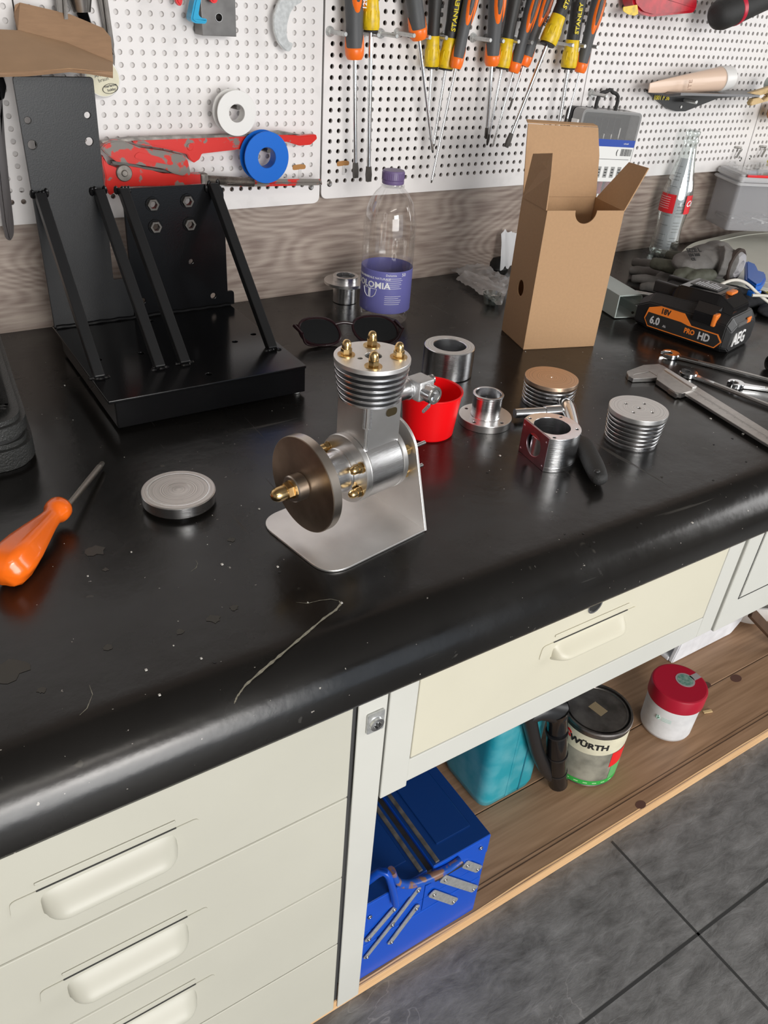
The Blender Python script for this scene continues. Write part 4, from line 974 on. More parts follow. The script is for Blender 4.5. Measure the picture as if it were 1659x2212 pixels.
# ============================================================ machined parts
def rings_mat(name, c, r=.3): 
    m, N, L, p = mk(name); tc = N.new('ShaderNodeTexCoord'); le = N.new('ShaderNodeVectorMath'); le.operation = 'LENGTH'
    mp = N.new('ShaderNodeMapping'); mp.inputs['Scale'].default_value = (1, 1, 0); L.new(tc.outputs['Object'], mp.inputs[0]); L.new(mp.outputs[0], le.inputs[0])
    n = N.new('ShaderNodeTexNoise'); n.noise_dimensions = '1D'; n.inputs['Scale'].default_value = 900; n.inputs['Detail'].default_value = 5
    L.new(le.outputs['Value'], n.inputs['W']); rp = N.new('ShaderNodeValToRGB'); L.new(n.outputs[0], rp.inputs[0])
    rp.color_ramp.elements[0].position = .3; rp.color_ramp.elements[1].position = .7
    rp.color_ramp.elements[0].color = (*[x*.62 for x in c], 1); rp.color_ramp.elements[1].color = (*c, 1)
    L.new(rp.outputs[0], p.inputs['Base Color']); p.inputs['Metallic'].default_value = 1; p.inputs['Roughness'].default_value = r
    b_ = N.new('ShaderNodeBump'); b_.inputs['Strength'].default_value = .25; b_.inputs['Distance'].default_value = .0003; L.new(n.outputs[0], b_.inputs['Height']); L.new(b_.outputs[0], p.inputs['Normal'])
    return m
M['turned'] = rings_mat('turned_face', (.88, .84, .80), .4); M['turnedbz'] = rings_mat('turned_bronze', (.84, .62, .46), .4); M['turnedal'] = rings_mat('turned_alu', (.95, .94, .92), .38)
# flat disc
t = thing('aluminium_disc', 'low round aluminium disc with a turned top standing alone in front of the black stand', 'machined part', (.2063, .6465, 0))
bm = bmn(); lathe(bm, [(0, 0), (.0205, 0), (.0215, .001), (.0215, .0035), (.0335, .0035), (.0352, .0045), (.0355, .0150), (.0345, .0160), (.0290, .0160)], 72); obj('rim', bm, 'alu', t)
bm = bmn(); lathe(bm, [(.0352, .0155), (.0345, .0161), (.0300, .0161), (.0290, .0156), (.012, .0158), (.0115, .0155), (.003, .0158), (0, .0162)], 72); obj('turned_face', bm, 'turned', t)
# thick ring
t = thing('aluminium_ring', 'thick-walled plain aluminium ring standing behind the red cup', 'machined part', (.6413, .7944, 0))
bm = bmn(); ringz(bm, .0343, .0222, .0005, .0400, 72, None, .0008); obj('ring', bm, 'alu', t)
bm = bmn(); ringz(bm, .0335, .0228, .0398, .0402, 72, None, .0001); obj('faced_end', bm, 'turnedal', t)
# flanged bush
t = thing('flanged_bush', 'aluminium bush with a tall collar on a round drilled flange, right of the red cup', 'machined part', (.5970, .6550, 0))
hs = [circ(.0022, 14, .0262*cos(a_), .0262*sin(a_)) for a_ in (.5, 2.0, 3.5, 4.9)]
bm = bmn(); plate(bm, circ(.0325, 72), [circ(.0130, 40)]+hs, 0, .0095, .0005); obj('flange', bm, 'alu_sat', t)
bm = bmn(); lathe(bm, [(.0185, .0095), (.0178, .0105), (.0178, .0350), (.0188, .0362), (.0188, .0378), (.0180, .0386), (.0160, .0386), (.0155, .038), (.0155, .022), (.0120, .022), (.0120, .005)], 56); obj('collar', bm, 'alu', t)
# finned parts
def finned(name, lbl, loc, r, h, n, topm, top_r=None, taper=0, hol=(), cent=True):
    t = thing(name, lbl, 'machined part', loc); p = h/n; rc = r*.72
    bm = bmn(); cyl(bm, rc, .0003, h-.001, 40); obj('core', bm, 'dsteel', t)
    for k in range(n):
        z0 = p*k; rr = (r-taper*(1-(k/(n-1))))
        if k < n-1:
            bm = bmn(); ringz(bm, rr, rc-.002, z0, z0+p*.46, 72, None, .0003); obj('fin', bm, 'alu', t)
        else:
            bm = bmn(); hh = [circ(q[2], 16, q[0], q[1]) for q in hol]
            plate(bm, circ(r, 80), hh, z0, h, .0004); o = obj('top_disc', bm, topm, t)
    return t
bz = finned('finned_head', 'finned round cylinder head with a brownish turned top, behind the chrome handle', (.7150, .6702, 0), .0346, .0312, 6, 'turnedbz', taper=.001)
bm = bmn(); ball(bm, (0, 0, .0312), (.0016, .0006, .0008), 8); obj('centre_pip', bm, 'chrome', bz)
rh = finned('finned_head', 'bright finned head with five drilled holes standing alone on the right', (.7385, .5451, 0), .0350, .0390, 7, 'turnedal', taper=.003,
       hol=[(0, 0, .0024)]+[(.0165*cos(a_), .0165*sin(a_), .0020) for a_ in (.35, 1.92, 3.49, 5.06)])
# crankcase ring with a flat window side
cc = V((.6050, .5520, 0)); t = thing('crankcase_housing', 'bored aluminium housing with one flat purple-tinged face and a round window', 'machined part', cc)
fa = rad(172); r = .0325; fl = .0205                                          # direction of the flat
def rot(p): return (p[0]*cos(fa)-p[1]*sin(fa), p[0]*sin(fa)+p[1]*cos(fa))
half = math.acos(fl/r); outp = [rot((r*cos(a_), r*sin(a_))) for a_ in [half+(2*pi-2*half)*k/60 for k in range(61)]]
Hh = .0415
hs = [circ(.0019, 12, *rot((.0275*cos(a_), .0275*sin(a_)))) for a_ in (1.05, 2.55, 3.75, 5.25)]
bm = bmn(); plate(bm, outp, [circ(.0205, 48)]+hs, .0300, Hh, .0003); plate(bm, outp, [circ(.0205, 48)], .0002, .006, .0003)
# wall between the two end plates: closed ring except the window side
ins = circ(.0205, 48)
lathe(bm, [(.0205, .005), (.0205, .031)], 48)
lathe(bm, [(r-.00005, .0055), (r-.00005, .0305)], 60, RZ(fa), half, 2*pi-half)
obj('housing', bm, 'alu', t, .5)
mw = Matrix.Translation((fl*cos(fa), fl*sin(fa), 0)) @ RZ(fa) @ RY(pi/2) @ RZ(pi/2)            # local x along the flat, y up, z outward
hw_ = math.sqrt(r*r-fl*fl)
bm = bmn(); plate(bm, [(-hw_, 0.0002), (hw_, 0.0002), (hw_, Hh), (-hw_, Hh)], [circ(.0135, 40, 0, Hh*.5)]+[circ(.0013, 10, x_, z_) for x_, z_ in ((-hw_+.0035, .006), (hw_-.0035, .006), (-hw_+.0035, Hh-.006), (hw_-.0035, Hh-.006))], -.0022, .0004, .0002, mw)
obj('flat_face', bm, mat('purple_tinted_alu', (.52, .44, .49), .3, 1, var=.2, vscale=60), t, .5)
# flange part behind the bottle
t = thing('flanged_sleeve', 'aluminium sleeve with a wide flange near its top, half behind the plastic bottle', 'machined part', (.655, 1.098, 0))
bm = bmn(); ringz(bm, .0195, .014, .0005, .0300, 48); obj('sleeve', bm, 'alu', t)
bm = bmn(); ringz(bm, .0345, .015, .0302, .0352, 64); obj('flange', bm, 'alu_sat', t)
bm = bmn(); ringz(bm, .0205, .0150, .0352, .0430, 48); obj('upper_collar', bm, 'alu', t)

# ratchet lying on the bench
t = thing('socket_ratchet', 'chrome T-shaped ratchet with a black rubber handle and a socket shaft', 'ratchet', at(1225, 900, 0))
lo = V(t.location)
R0, R1 = at(1112, 893, .010)-lo, at(1215, 887, .010)-lo
bm = bmn(); d_ = R1-R0; tube(bm, [R0, R0+d_*.62], .0060, 20); tube(bm, [R0+d_*.62, R0+d_*.95], .0075, 20); obj('socket_shaft', bm, 'chrome', t)
N0, N1, N2 = at(1222, 872, .010)-lo, at(1236, 905, .010)-lo, at(1246, 945, .010)-lo
bm = bmn(); tube(bm, [N0+V((-.002, .012, .002)), N0, N1, N2], [.0085, .0125, .0085, .0065], 20, smooth=2, flat=.75); obj('ratchet_head', bm, 'chrome', t, .9)
H0, H1, H2, H3 = at(1252, 948, .011)-lo, at(1268, 975, .012)-lo, at(1285, 1010, .012)-lo, at(1296, 1036, .011)-lo
bm = bmn(); tube(bm, [H0, H0.lerp(H1, .3), H1, H2, H3, H3+(H3-H2)*.16], [.004, .0105, .0112, .0115, .0095, .004], 24, smooth=2, flat=.85); hn = obj('handle', bm, 'rubber', t, .9)
p = at(1290, 1018, .0205)-lo; bm = bmn(); ball(bm, p, (.0036, .003, .002), 12); obj('hang_hole', bm, 'ink', hn)

# red cup
t = thing('red_cup', 'bright red plastic cup standing right behind the model engine', 'cup', (.5186, .6649, 0))
bm = bmn(); lathe(bm, [(0, .0003), (.0285, .0003), (.0298, .002), (.0350, .0520), (.0362, .0530), (.0362, .0545), (.0350, .0548), (.0338, .0535), (.0288, .003), (0, .0025)], 72); obj('cup', bm, 'red', t, .8)

# ============================================================ the model engine
ANG = rad(10); EC = V((.280, .530, .0655))
t = thing('model_engine', 'small aluminium model engine with flywheel and brass cap nuts on a bent sheet stand', 'model engine', (.330, .539, 0), ANG)
ml = (Matrix.Translation(V((.330, .539, 0))) @ RZ(ANG)).inverted() @ (Matrix.Translation((EC.x, EC.y, 0)) @ RZ(ANG))   # engine frame: u, v, z
HZ = EC.z
def E(bm): bm.transform(ml); return bm
AX = T(0, 0, HZ) @ RY(pi/2)                       # local z runs along +u through the shaft
# stand
bm = bmn(); plate(bm, rpoly([(-.012, -.055), (.1085, -.055), (.1085, .055), (-.012, .055)], [.026, .001, .001, .026], 10), [], .0003, .0028, .0006); st = obj('stand_foot', E(bm), 'alu_plate', t, .5)
mv = T(.1085, 0, 0) @ RZ(pi/2) @ RX(pi/2)         # drawing plane: x -> v, y -> z, thickness -> +u
op = [(-.055, .0010)]; op += [(.055, .0010)]
rt = .0345
for k in range(25):
    a_ = rad(12)+(pi-2*rad(12))*k/24; op.append((rt*cos(a_), HZ+.0035+rt*sin(a_)))
bm = bmn(); plate(bm, op, [circ(.006, 20, 0, HZ)], -.0005, .0025, .0006, mv); obj('stand_back', E(bm), 'alu_plate', t, .5)
# shaft line
bm = bmn(); lathe(bm, [(.006, 0), (.0442, 0), (.0450, .0008), (.0450, .0088), (.0442, .0096), (.006, .0096)], 96, AX); fw = obj('flywheel', E(bm), 'flysteel', t)
bm = bmn(); ringz(bm, .04512, .0440, .0004, .0092, 96, AX, .0003); obj('flywheel_rim', E(bm), 'flyedge', fw)
bm = bmn(); cyl(bm, .0124, -.0120, 0, 40, AX, .0010); obj('flywheel_hub', E(bm), 'flyedge', t)
def capnut(bmx, r, mx, hn=.0045, dome=.006, wash=True):
    hexn(bmx, r, 0, hn, mx, .0002); lathe(bmx, [(r*.82, hn), (r*.82, hn+dome*.42), (r*.76, hn+dome*.62), (r*.62, hn+dome*.80), (r*.38, hn+dome*.94), (0, hn+dome)], 20, mx)
    if wash: ringz(bmx, r*1.05, r*.5, -.0008, 0, 24, mx, .0001)
bm = bmn(); capnut(bm, .0082, T(-.0120-.0008, 0, HZ) @ RY(-pi/2) @ RZ(.3), .0062, .0140); obj('spinner_nut', E(bm), 'brass', t)
bm = bmn(); cyl(bm, .0195, .0096, .048, 64, AX, .0006); cyl(bm, .0120, .0090, .0100, 40, AX); obj('front_bearing_tube', E(bm), 'alu', t)
bm = bmn(); cyl(bm, .0215, .042, .049, 64, AX, .0008); obj('bearing_shoulder', E(bm), 'alu', t)
bm = bmn(); cyl(bm, .0332, .0485, .0548, 80, AX, .0008); obj('front_cover', E(bm), 'alu_sat', t)
bm = bmn(); cyl(bm, .0327, .0553, .0940, 80, AX, .0009); obj('crankcase', E(bm), 'alu', t)
bm = bmn(); cyl(bm, .0330, .0943, .1000, 80, AX, .0006); obj('rear_cover', E(bm), 'alu_sat', t)
for k, a_ in enumerate((rad(28), rad(-28), rad(152), rad(208))):
    vy, vz = .0265*cos(a_), .0265*sin(a_)
    bm = bmn(); capnut(bm, .0051, T(.0482, vy, HZ+vz) @ RY(-pi/2), .0048, .0080); obj('cap_nut', E(bm), 'brass', t)
    bm = bmn(); cyl(bm, .0020, .1001, .1105, 12, T(0, vy, HZ+vz) @ RY(pi/2)); hexn(bm, .0054, .1010, .1062, T(0, vy, HZ+vz) @ RY(pi/2)); obj('rear_nut', E(bm), 'brass', t)
    bm = bmn(); cyl(bm, .0020, .1110, .1290, 12, T(0, vy, HZ+vz) @ RY(pi/2), .0003); s_ = obj('stud', E(bm), 'chrome', t)
    bm = bmn(); hexn(bm, .0043, .1111, .1140, T(0, vy, HZ+vz) @ RY(pi/2)); obj('stud_nut', E(bm), 'brass', t)
# cylinder block: square with chamfered corners
UC = .0755; hb = .0205
bm = bmn(); prism(bm, rpoly([(UC-hb, -hb), (UC+hb, -hb), (UC+hb, hb), (UC-hb, hb)], .0008, 1), HZ+.018, .1325, .0002)
blk = obj('cylinder_block', E(bm), 'alu_sat', t, .5)
bm = bmn(); prism(bm, [(UC-hb-.0008, -hb+.0030), (UC-hb+.0030, -hb-.0008), (UC-hb+.0050, -hb-.0006), (UC-hb-.0006, -hb+.0050)], .112, .1325); prism(bm, [(UC-hb-.0006, -hb+.0016), (UC-hb+.0016, -hb-.0006), (UC-hb+.003, -hb+.0005), (UC-hb+.0005, -hb+.003)], .088, .113); obj('corner_chamfer', E(bm), 'alu', blk, .4)
bm = bmn(); prism(bm, rpoly([(UC+.002, .1185), (UC+.0145, .1185), (UC+.0145, .1260), (UC+.002, .1260)], .0036, 5), 0, .0008, 0, T(0, -hb, 0) @ XZ); obj('exhaust_port', E(bm), mat('port_dark', (.06, .045, .02), .5, .6), blk)
# finned head
zt = .1700; R1_, R2_ = .0338, .0282; nf = 7; zb = .1320; pf = (zt-.0045-zb)/(nf-1)
bm = bmn(); cyl(bm, .0225, zb, zt-.002, 48, T(UC, 0, 0)); obj('shaded_head_core', E(bm), 'ink', t)  # core coloured black to paint in the shade between the fins
for k in range(nf-1):
    rr = R2_+(R1_-R2_)*(k/(nf-1))**.8; z0 = zb+pf*k
    bm = bmn(); ringz(bm, rr, .0210, z0, z0+pf*.40, 80, T(UC, 0, 0), .0003); obj('cooling_fin', E(bm), 'alu', t)
bm = bmn(); q4 = [rad(55+90*k) for k in range(4)]
plate(bm, circ(R1_, 96, UC, 0), [circ(.0076, 32, UC+.001, .0), circ(.0024, 14, UC-.0125, .0020)], zt-.0042, zt, .0004); obj('head_plate', E(bm), 'alu_plate', t, .5)
bm = bmn(); cyl(bm, .0074, zt-.012, zt-.006, 32, T(UC+.001, 0, 0)); obj('plug_recess', E(bm), 'dsteel', t)
bm = bmn(); cyl(bm, .0012, zt-.008, zt+.0045, 12, T(UC+.001, 0, 0)); cyl(bm, .0016, zt+.0022, zt+.0050, 12, T(UC+.001, 0, 0), .0004); cyl(bm, .003, zt-.009, zt-.003, 6, T(UC+.001, 0, 0)); obj('glow_plug', E(bm), 'steel', t)
for a_ in (rad(50), rad(140), rad(230), rad(320)):
    x_, y_ = UC+.0228*cos(a_), .0228*sin(a_)
    bm = bmn(); ringz(bm, .0077, .002, zt, zt+.0008, 32, T(x_, y_, 0), .0001); obj('brass_washer', E(bm), 'brass', t)
    bm = bmn(); capnut(bm, .0050, T(x_, y_, zt+.0009) @ RZ(a_), .0052, .0078, False); obj('cap_nut', E(bm), 'brass', t)
# carburettor on the rear of the cylinder block
CZ = .1240; cu_ = UC+hb+.010
bm = bmn(); cyl(bm, .0098, cu_-.010, cu_+.022, 36, T(0, .004, CZ) @ RY(pi/2), .0004); cyl(bm, .0108, cu_+.0190, cu_+.0210, 36, T(0, .004, CZ) @ RY(pi/2), .0004); obj('inlet_pipe', E(bm), 'alu', t)
bm = bmn(); box(bm, cu_+.022, cu_+.042, -.011, .009, CZ-.010, CZ+.0105, .0024); cb = obj('carburettor_body', E(bm), 'cast', t)
bm = bmn(); cyl(bm, .0080, .010, .0160, 28, T(cu_+.031, 0, CZ) @ RX(pi/2), .0004); cyl(bm, .0088, .0155, .0225, 28, T(cu_+.031, 0, CZ) @ RX(pi/2), .0005); cyl(bm, .0034, .022, .0240, 6, T(cu_+.031, 0, CZ) @ RX(pi/2)); obj('throttle_barrel', E(bm), 'chrome', cb)
bm = bmn(); ringz(bm, .0084, .0055, .0225, .0232, 28, T(cu_+.031, 0, CZ) @ RX(pi/2)); obj('barrel_ring', E(bm), 'steel', cb)
bm = bmn(); cyl(bm, .0018, .021, .0230, 12, T(cu_+.031, 0, CZ) @ RX(pi/2)); obj('barrel_screw', E(bm), 'brass', cb)
bm = bmn(); cyl(bm, .0045, 0, .008, 20, T(cu_+.042, .0, CZ+.004) @ RY(pi/2), .0004); cyl(bm, .0052, .003, .0055, 6, T(cu_+.042, .0, CZ+.004) @ RY(pi/2)); obj('needle_valve', E(bm), 'chrome', cb)
bm = bmn(); plate(bm, rrect(-.0055, .0055, -.002, .002, .0019), [circ(.0009, 10, -.003, 0), circ(.0009, 10, .001, 0)], 0, .0008, 0, T(cu_+.0215, -.0215, CZ-.0105) @ RX(pi/2) @ RZ(.5)); tube(bm, [(cu_+.025, -.0218, CZ-.008), (cu_+.0265, -.0222, CZ-.004), (cu_+.0290, -.0222, CZ-.0005)], .0010, 8); obj('throttle_arm', E(bm), 'chrome', cb)

# ============================================================ plastic bottle
t = thing('water_bottle', 'empty clear plastic bottle with purple cap and purple label', 'bottle', (.6715, 1.0045, 0)); t.scale = (1.06, 1.06, .965)
sc = .99
pr = [(0, .006), (.020, .003), (.030, .0005), (.0345, .004), (.0362, .012), (.0372, .017), (.0372, .020), (.0366, .0225), (.0366, .088), (.0372, .091), (.0374, .135), (.0370, .152), (.0350, .168), (.0300, .184), (.0225, .196), (.0150, .204), (.0135, .208), (.0135, .213)]
bm = bmn(); lathe(bm, [(r_*sc, z_) for r_, z_ in pr], 72); obj('bottle_body', bm, 'clear', t, 1.2)
bm = bmn(); lathe(bm, [(.0369*sc, .022), (.0372*sc, .023), (.0372*sc, .087), (.0369*sc, .088)], 72); lb = obj('purple_band', bm, 'label', t)
va = math.atan2(-1.0036, -.669)+pi/2                                     # label text faces the camera side
bm = bmn(); text(bm, 'DOLOMIA', .0135, RZ(va-.66) @ T(0, 0, .066), .0001, 'CENTER', bold=.0003, wrap=.0371)
text(bm, 'ACQUA MINERALE NATURALE', .0045, RZ(va-.66) @ T(0, 0, .077), .0001, 'CENTER', wrap=.0371)
text(bm, 'Dolomia', .0045, RZ(va-.02) @ T(0, 0, .083), .0001, 'LEFT', wrap=.0371); text(bm, '50', .007, RZ(va+.62) @ T(0, 0, .083), .0001, 'LEFT', wrap=.0371)
rm = RZ(va-.66)
for s in (-1, 1): tube(bm, [rm @ V((0.0371*sin(x_*s/.0367), -.0372*cos(x_*s/.0367), z_)) for x_, z_ in ((.001, .060), (.001, .046), (.005, .047), (.009, .051), (.0115, .060), (.001, .060))], .0005, 6)
for j in range(14):
    z_ = .078-j*.0031; w_ = random.uniform(.020, .026)
    if 6 <= j <= 8: continue
    tube(bm, [RZ(va-.02+x_/.0367) @ V((0, -.0371, z_)) for x_ in [k*w_/5 for k in range(6)]], .00032, 4)
obj('label_print', bm, 'whiteink', lb, 0)
bm = bmn(); lathe(bm, [(.0145, .2085), (.0150, .2095), (.0150, .2135), (.0142, .2140), (.0150, .2150), (.0150, .2255), (.0140, .2270), (0, .2272)], 48)
for k in range(36): box(bm, .0147, .0154, -.0005, .0005, .2155, .2245, 0, RZ(2*pi*k/36))
obj('cap', bm, 'purple', t)
bm = bmn(); cyl(bm, .0165, .2045, .2065, 40); obj('neck_ring', bm, 'clear', t)
# sunglasses
g = thing('sunglasses', 'dark tortoiseshell sunglasses lying upside up in front of the plastic bottle', 'sunglasses', at(752, 735, 0)); lo = V(g.location)
def lensring(px0, px1, top, bot, nm):
    a_ = at(px0, (top+bot)/2, .018)-lo; b_ = at(px1, (top+bot)/2-4, .018)-lo; c_ = (a_+b_)/2; hwid = (b_-a_).length/2; dx = (b_-a_).normalized()
    up = V((-.06, .66, .75)).normalized(); hh = .0215; pts = []
    for k in range(28):
        a1 = 2*pi*k/28; e = 1.0; pts.append(c_+dx*hwid*(abs(cos(a1))**.8*(1 if cos(a1) > 0 else -1))+up*hh*(abs(sin(a1))**.85*(1 if sin(a1) > 0 else -1))*(1.0 if sin(a1) > 0 else .95))
    mz = min(p.z for p in pts); 
    for p in pts: p.z -= mz-.0018
    bm = bmn(); tube(bm, pts+[pts[0], pts[1]], .0020, 8, cap=False); obj('rim', bm, 'tort', g)
    bm = bmn(); vs = [bm.verts.new(p) for p in pts]; cv = bm.verts.new(sum(pts, V())/len(pts)+V((0, -.0015, 0)))
    for k in range(28): bm.faces.new((vs[k], vs[(k+1) % 28], cv))
    bmesh.ops.recalc_face_normals(bm, faces=bm.faces[:]); obj('lens', bm, 'lens', g, 1.5)
    return pts
pa = lensring(648, 733, 690, 745, 'l'); pb_ = lensring(764, 858, 688, 738, 'r')
bm = bmn(); tube(bm, [pa[2], (pa[2]+pb_[12])/2+V((0, 0, .003)), pb_[12]], [.0020, .0022, .0020], 10, smooth=2); obj('bridge', bm, 'tort', g)
for pts, i, px, py in ((pa, 12, 640, 725), (pb_, 2, 872, 722)):
    q = pts[i]; s = -1 if px < 700 else 1
    bm = bmn(); tube(bm, [q+V((s*.000, 0, 0)), q+V((s*.006, .002, 0)), q+V((s*.005, -.020, -.004))], [.0022, .0028, .0022], 10); hg = obj('hinge_end', bm, 'tort', g)
    e = at(660 if px < 700 else 856, 748 if px < 700 else 740, .004)-lo
    bm = bmn(); tube(bm, [q+V((s*.005, -.020, -.004)), e+V((0, 0, 0)), V((e.x+.03*(-s), e.y-.004, .0035))], [.0022, .0026, .0022], 10, smooth=2, flat=.6); obj('temple', bm, 'tort', g)

# ============================================================ tall cardboard box
bx = thing('cardboard_box', 'tall open brown cardboard box with a finger notch and a round hole in its side', 'box', (.7974, .8146, 0), math.atan2(-.0328, .1142))
BW, BD, BH = .1185, .0810, .1990
bm = bmn()
plate(bm, [(0, .0015), (BW, .0015), (BW, BH), (BW*.5+.0165, BH)]+[(BW*.5+.0165*cos(a_), BH-.001-.0165*sin(a_)*1.0) for a_ in [pi*k/16 for k in range(17)]]+[(BW*.5-.0165, BH), (0, BH)], [], 0, .0016, 0, T(0, .0016, 0) @ XZ); obj('front_wall', bm, 'card', bx, .3)
bm = bmn(); box(bm, 0, BW, BD-.0016, BD, .0015, BH, .0003); obj('back_wall', bm, 'card', bx, .3)
bm = bmn(); box(bm, BW-.0016, BW, .0017, BD-.0017, .0015, BH, .0003); obj('side_wall', bm, 'card', bx, .3)
bm = bmn(); plate(bm, [(-.0017, .0015), (-BD+.0017, .0015), (-BD+.0017, BH), (-.0017, BH)], [[(-BD*.50+.0100*cos(a_), .080+.0118*sin(a_)*1.0) for a_ in [2*pi*k/28 for k in range(28)]]], -.0016, 0, 0, RZ(-pi/2) @ RX(pi/2)); obj('side_wall', bm, 'card', bx, .3)
bm = bmn(); box(bm, .0004, BW-.0004, .0004, BD-.0004, .0003, .0015); obj('box_bottom', bm, 'card', bx, 0)
m = T(0, 0, BH)                                           # flaps
def flap(nm, quad, th=.0016, mm='card'):
    bm = bmn(); q = [V(p) for p in quad]; n = (q[1]-q[0]).cross(q[2]-q[0]).normalized()*th
    A1 = [bm.verts.new(p) for p in q]; B1 = [bm.verts.new(p+n) for p in q]; k = len(q)
    bm.faces.new(A1); bm.faces.new(B1[::-1])
    for i in range(k): bm.faces.new((A1[i], A1[(i+1) % k], B1[(i+1) % k], B1[i]))
    bmesh.ops.recalc_face_normals(bm, faces=bm.faces[:]); return obj(nm, bm, mm, bx, .2)
flap('back_flap', [(.0005, BD, BH), (BW-.0005, BD, BH), (BW-.004, BD+.008, BH+.055), (BW-.010, BD+.016, BH+.090), (-.001, BD+.016, BH+.092), (-.002, BD+.008, BH+.06)])
flap('back_flap_tuck', [(-.001, BD+.0165, BH+.0925), (BW-.010, BD+.0165, BH+.0905), (BW-.014, BD+.024, BH+.0925), (.0, BD+.024, BH+.095)])
flap('side_flap', [(0, BD-.004, BH), (0, .001, BH), (-.003, -.001, BH+.045), (.0, .010, BH+.070), (-.002, .062, BH+.060)])
flap('side_flap', [(BW, .001, BH), (BW, BD-.002, BH), (BW+.036, BD-.010, BH+.050), (BW+.036, .020, BH+.052)])

# ============================================================ right-hand clutter on the bench
def crumple(name, quad, nx, ny, amp, m, par, seed=0, lift=.004, fr=45):
    q = [V(p)-V(par.location) for p in quad]; bm = bmn(); g_ = []
    for i in range(nx+1):
        row = []
        for j in range(ny+1):
            u, v = i/nx, j/ny; p = (q[0]*(1-u)+q[1]*u)*(1-v)+(q[3]*(1-u)+q[2]*u)*v
            n1 = noise.noise(V((p.x*fr, p.y*fr, seed))); n2 = abs(noise.noise(V((p.x*fr*2.3, p.y*fr*2.3, seed+5))))
            p = p+V((noise.noise(V((p.x*30, p.y*30, seed+9)))*.005, noise.noise(V((p.y*30, p.x*30, seed+4)))*.006, max(.0006-p.z, lift+amp*(n1*.6+n2)))); row.append(bm.verts.new(p))
        g_.append(row)
    for i in range(nx):
        for j in range(ny): bm.faces.new((g_[i][j], g_[i+1][j], g_[i+1][j+1], g_[i][j+1]))
    bmesh.ops.recalc_face_normals(bm, faces=bm.faces[:]); return obj(name, bm, m, par, 1.0)
t = thing('plastic_bag', 'crumpled clear plastic bag lying flat left of the tall cardboard box', 'bag', at(1035, 615, 0))
crumple('bag_film', [at(968, 585, .002), at(1075, 655, .004), at(1105, 610, .012), at(1045, 575, .010)], 26, 16, .008, 'bag', t, 1)
crumple('bag_film', [at(985, 608, .002), at(1080, 668, .003), at(1100, 625, .010), at(1010, 590, .010)], 22, 12, .007, 'bag', t, 8)
t = thing('plastic_bag', 'small white plastic bag standing up behind the left edge of the tall cardboard box', 'bag', at(1088, 590, 0))
q = at(1088, 590, 0); crumple('bag_film', [q+V((-.012, .0, .004)), q+V((.05, .02, .004)), q+V((.05, .03, .062)), q+V((-.006, .02, .070))], 16, 20, .010, mat('milky_film', (.72, .73, .75), .4, alpha=.75), t, 3, 0)
t = thing('small_jar', 'small clear cup with white bits half under the flat plastic bag', 'jar', at(1072, 662, 0)+V((.0, .014, 0)))
bm = bmn(); lathe(bm, [(0, .0004), (.012, .0004), (.016, .018), (.0168, .019), (.0155, .019), (.0115, .002), (0, .002)], 32); obj('cup', bm, 'glass', t, .8)
bm = bmn(); random.seed(5)
for k in range(7): ball(bm, (random.uniform(-.007, .007), random.uniform(-.007, .007), random.uniform(.006, .013)), (.003, .0025, .002), 8)
obj('white_bits', bm, 'white', t)
p = at(1075, 578, 0); t = thing('black_cap', 'black rounded cap beside the small white bag at the wall', 'cap', p)
bm = bmn(); lathe(bm, [(0, .0003), (.020, .0003), (.020, .012), (.014, .020), (0, .021)], 32); obj('cap', bm, 'rubber', t, .8)

# frosted channel profile
A_, B_ = at(1352, 688, 0), at(1215, 600, 0); d_ = (B_-A_); yaw = math.atan2(d_.y, d_.x)
t = thing('plastic_channel', 'frosted grey-green plastic channel piece sticking out right of the tall cardboard box', 'channel', A_, yaw)
L_ = d_.length; Wd, Hh_, th = .046, .040, .0025
out = [(-Wd/2, 0), (Wd/2, 0), (Wd/2, Hh_*.30), (Wd/2-.006, Hh_*.36), (Wd/2-.006, Hh_*.62), (Wd/2, Hh_*.70), (Wd/2, Hh_), (-Wd/2, Hh_), (-Wd/2, 0)]
path = [(Wd/2, .018), (Wd/2+.0, .002), (.0, .001), (-Wd/2, .002), (-Wd/2, Hh_), (Wd/2-.004, Hh_+.001), (Wd/2, Hh_-.004), (Wd/2, Hh_-.016), (Wd/2-.012, Hh_-.018)]
path = [(Wd/2-p_[0]-Wd/2, p_[1]) for p_ in path]
bm = bmn(); ra, rb_ = [], []
def offs(path, d):
    o = []
    for i, p in enumerate(path):
        a_ = V(path[max(i-1, 0)]); b_ = V(path[min(i+1, len(path)-1)]); n = (b_-a_).normalized(); o.append((p[0]-n.y*d, p[1]+n.x*d))
    return o
pin = offs(path, th); loop = path+pin[::-1]
f0 = [bm.verts.new((0, y_, max(.0003, z_))) for y_, z_ in loop]; f1 = [bm.verts.new((L_, y_, max(.0003, z_))) for y_, z_ in loop]
bm.faces.new(f0); bm.faces.new(f1[::-1])
for i in range(len(loop)): bm.faces.new((f0[i], f0[(i+1) % len(loop)], f1[(i+1) % len(loop)], f1[i]))
bmesh.ops.recalc_face_normals(bm, faces=bm.faces[:]); bmesh.ops.triangulate(bm, faces=[f for f in bm.faces if len(f.verts) > 4]); obj('channel', bm, 'frost', t, .5)
bm = bmn(); cyl(bm, .0022, -.001, .001, 14, T(-.0005, -.010, .010) @ RY(pi/2)); obj('screw_hole', bm, 'dsteel', t)
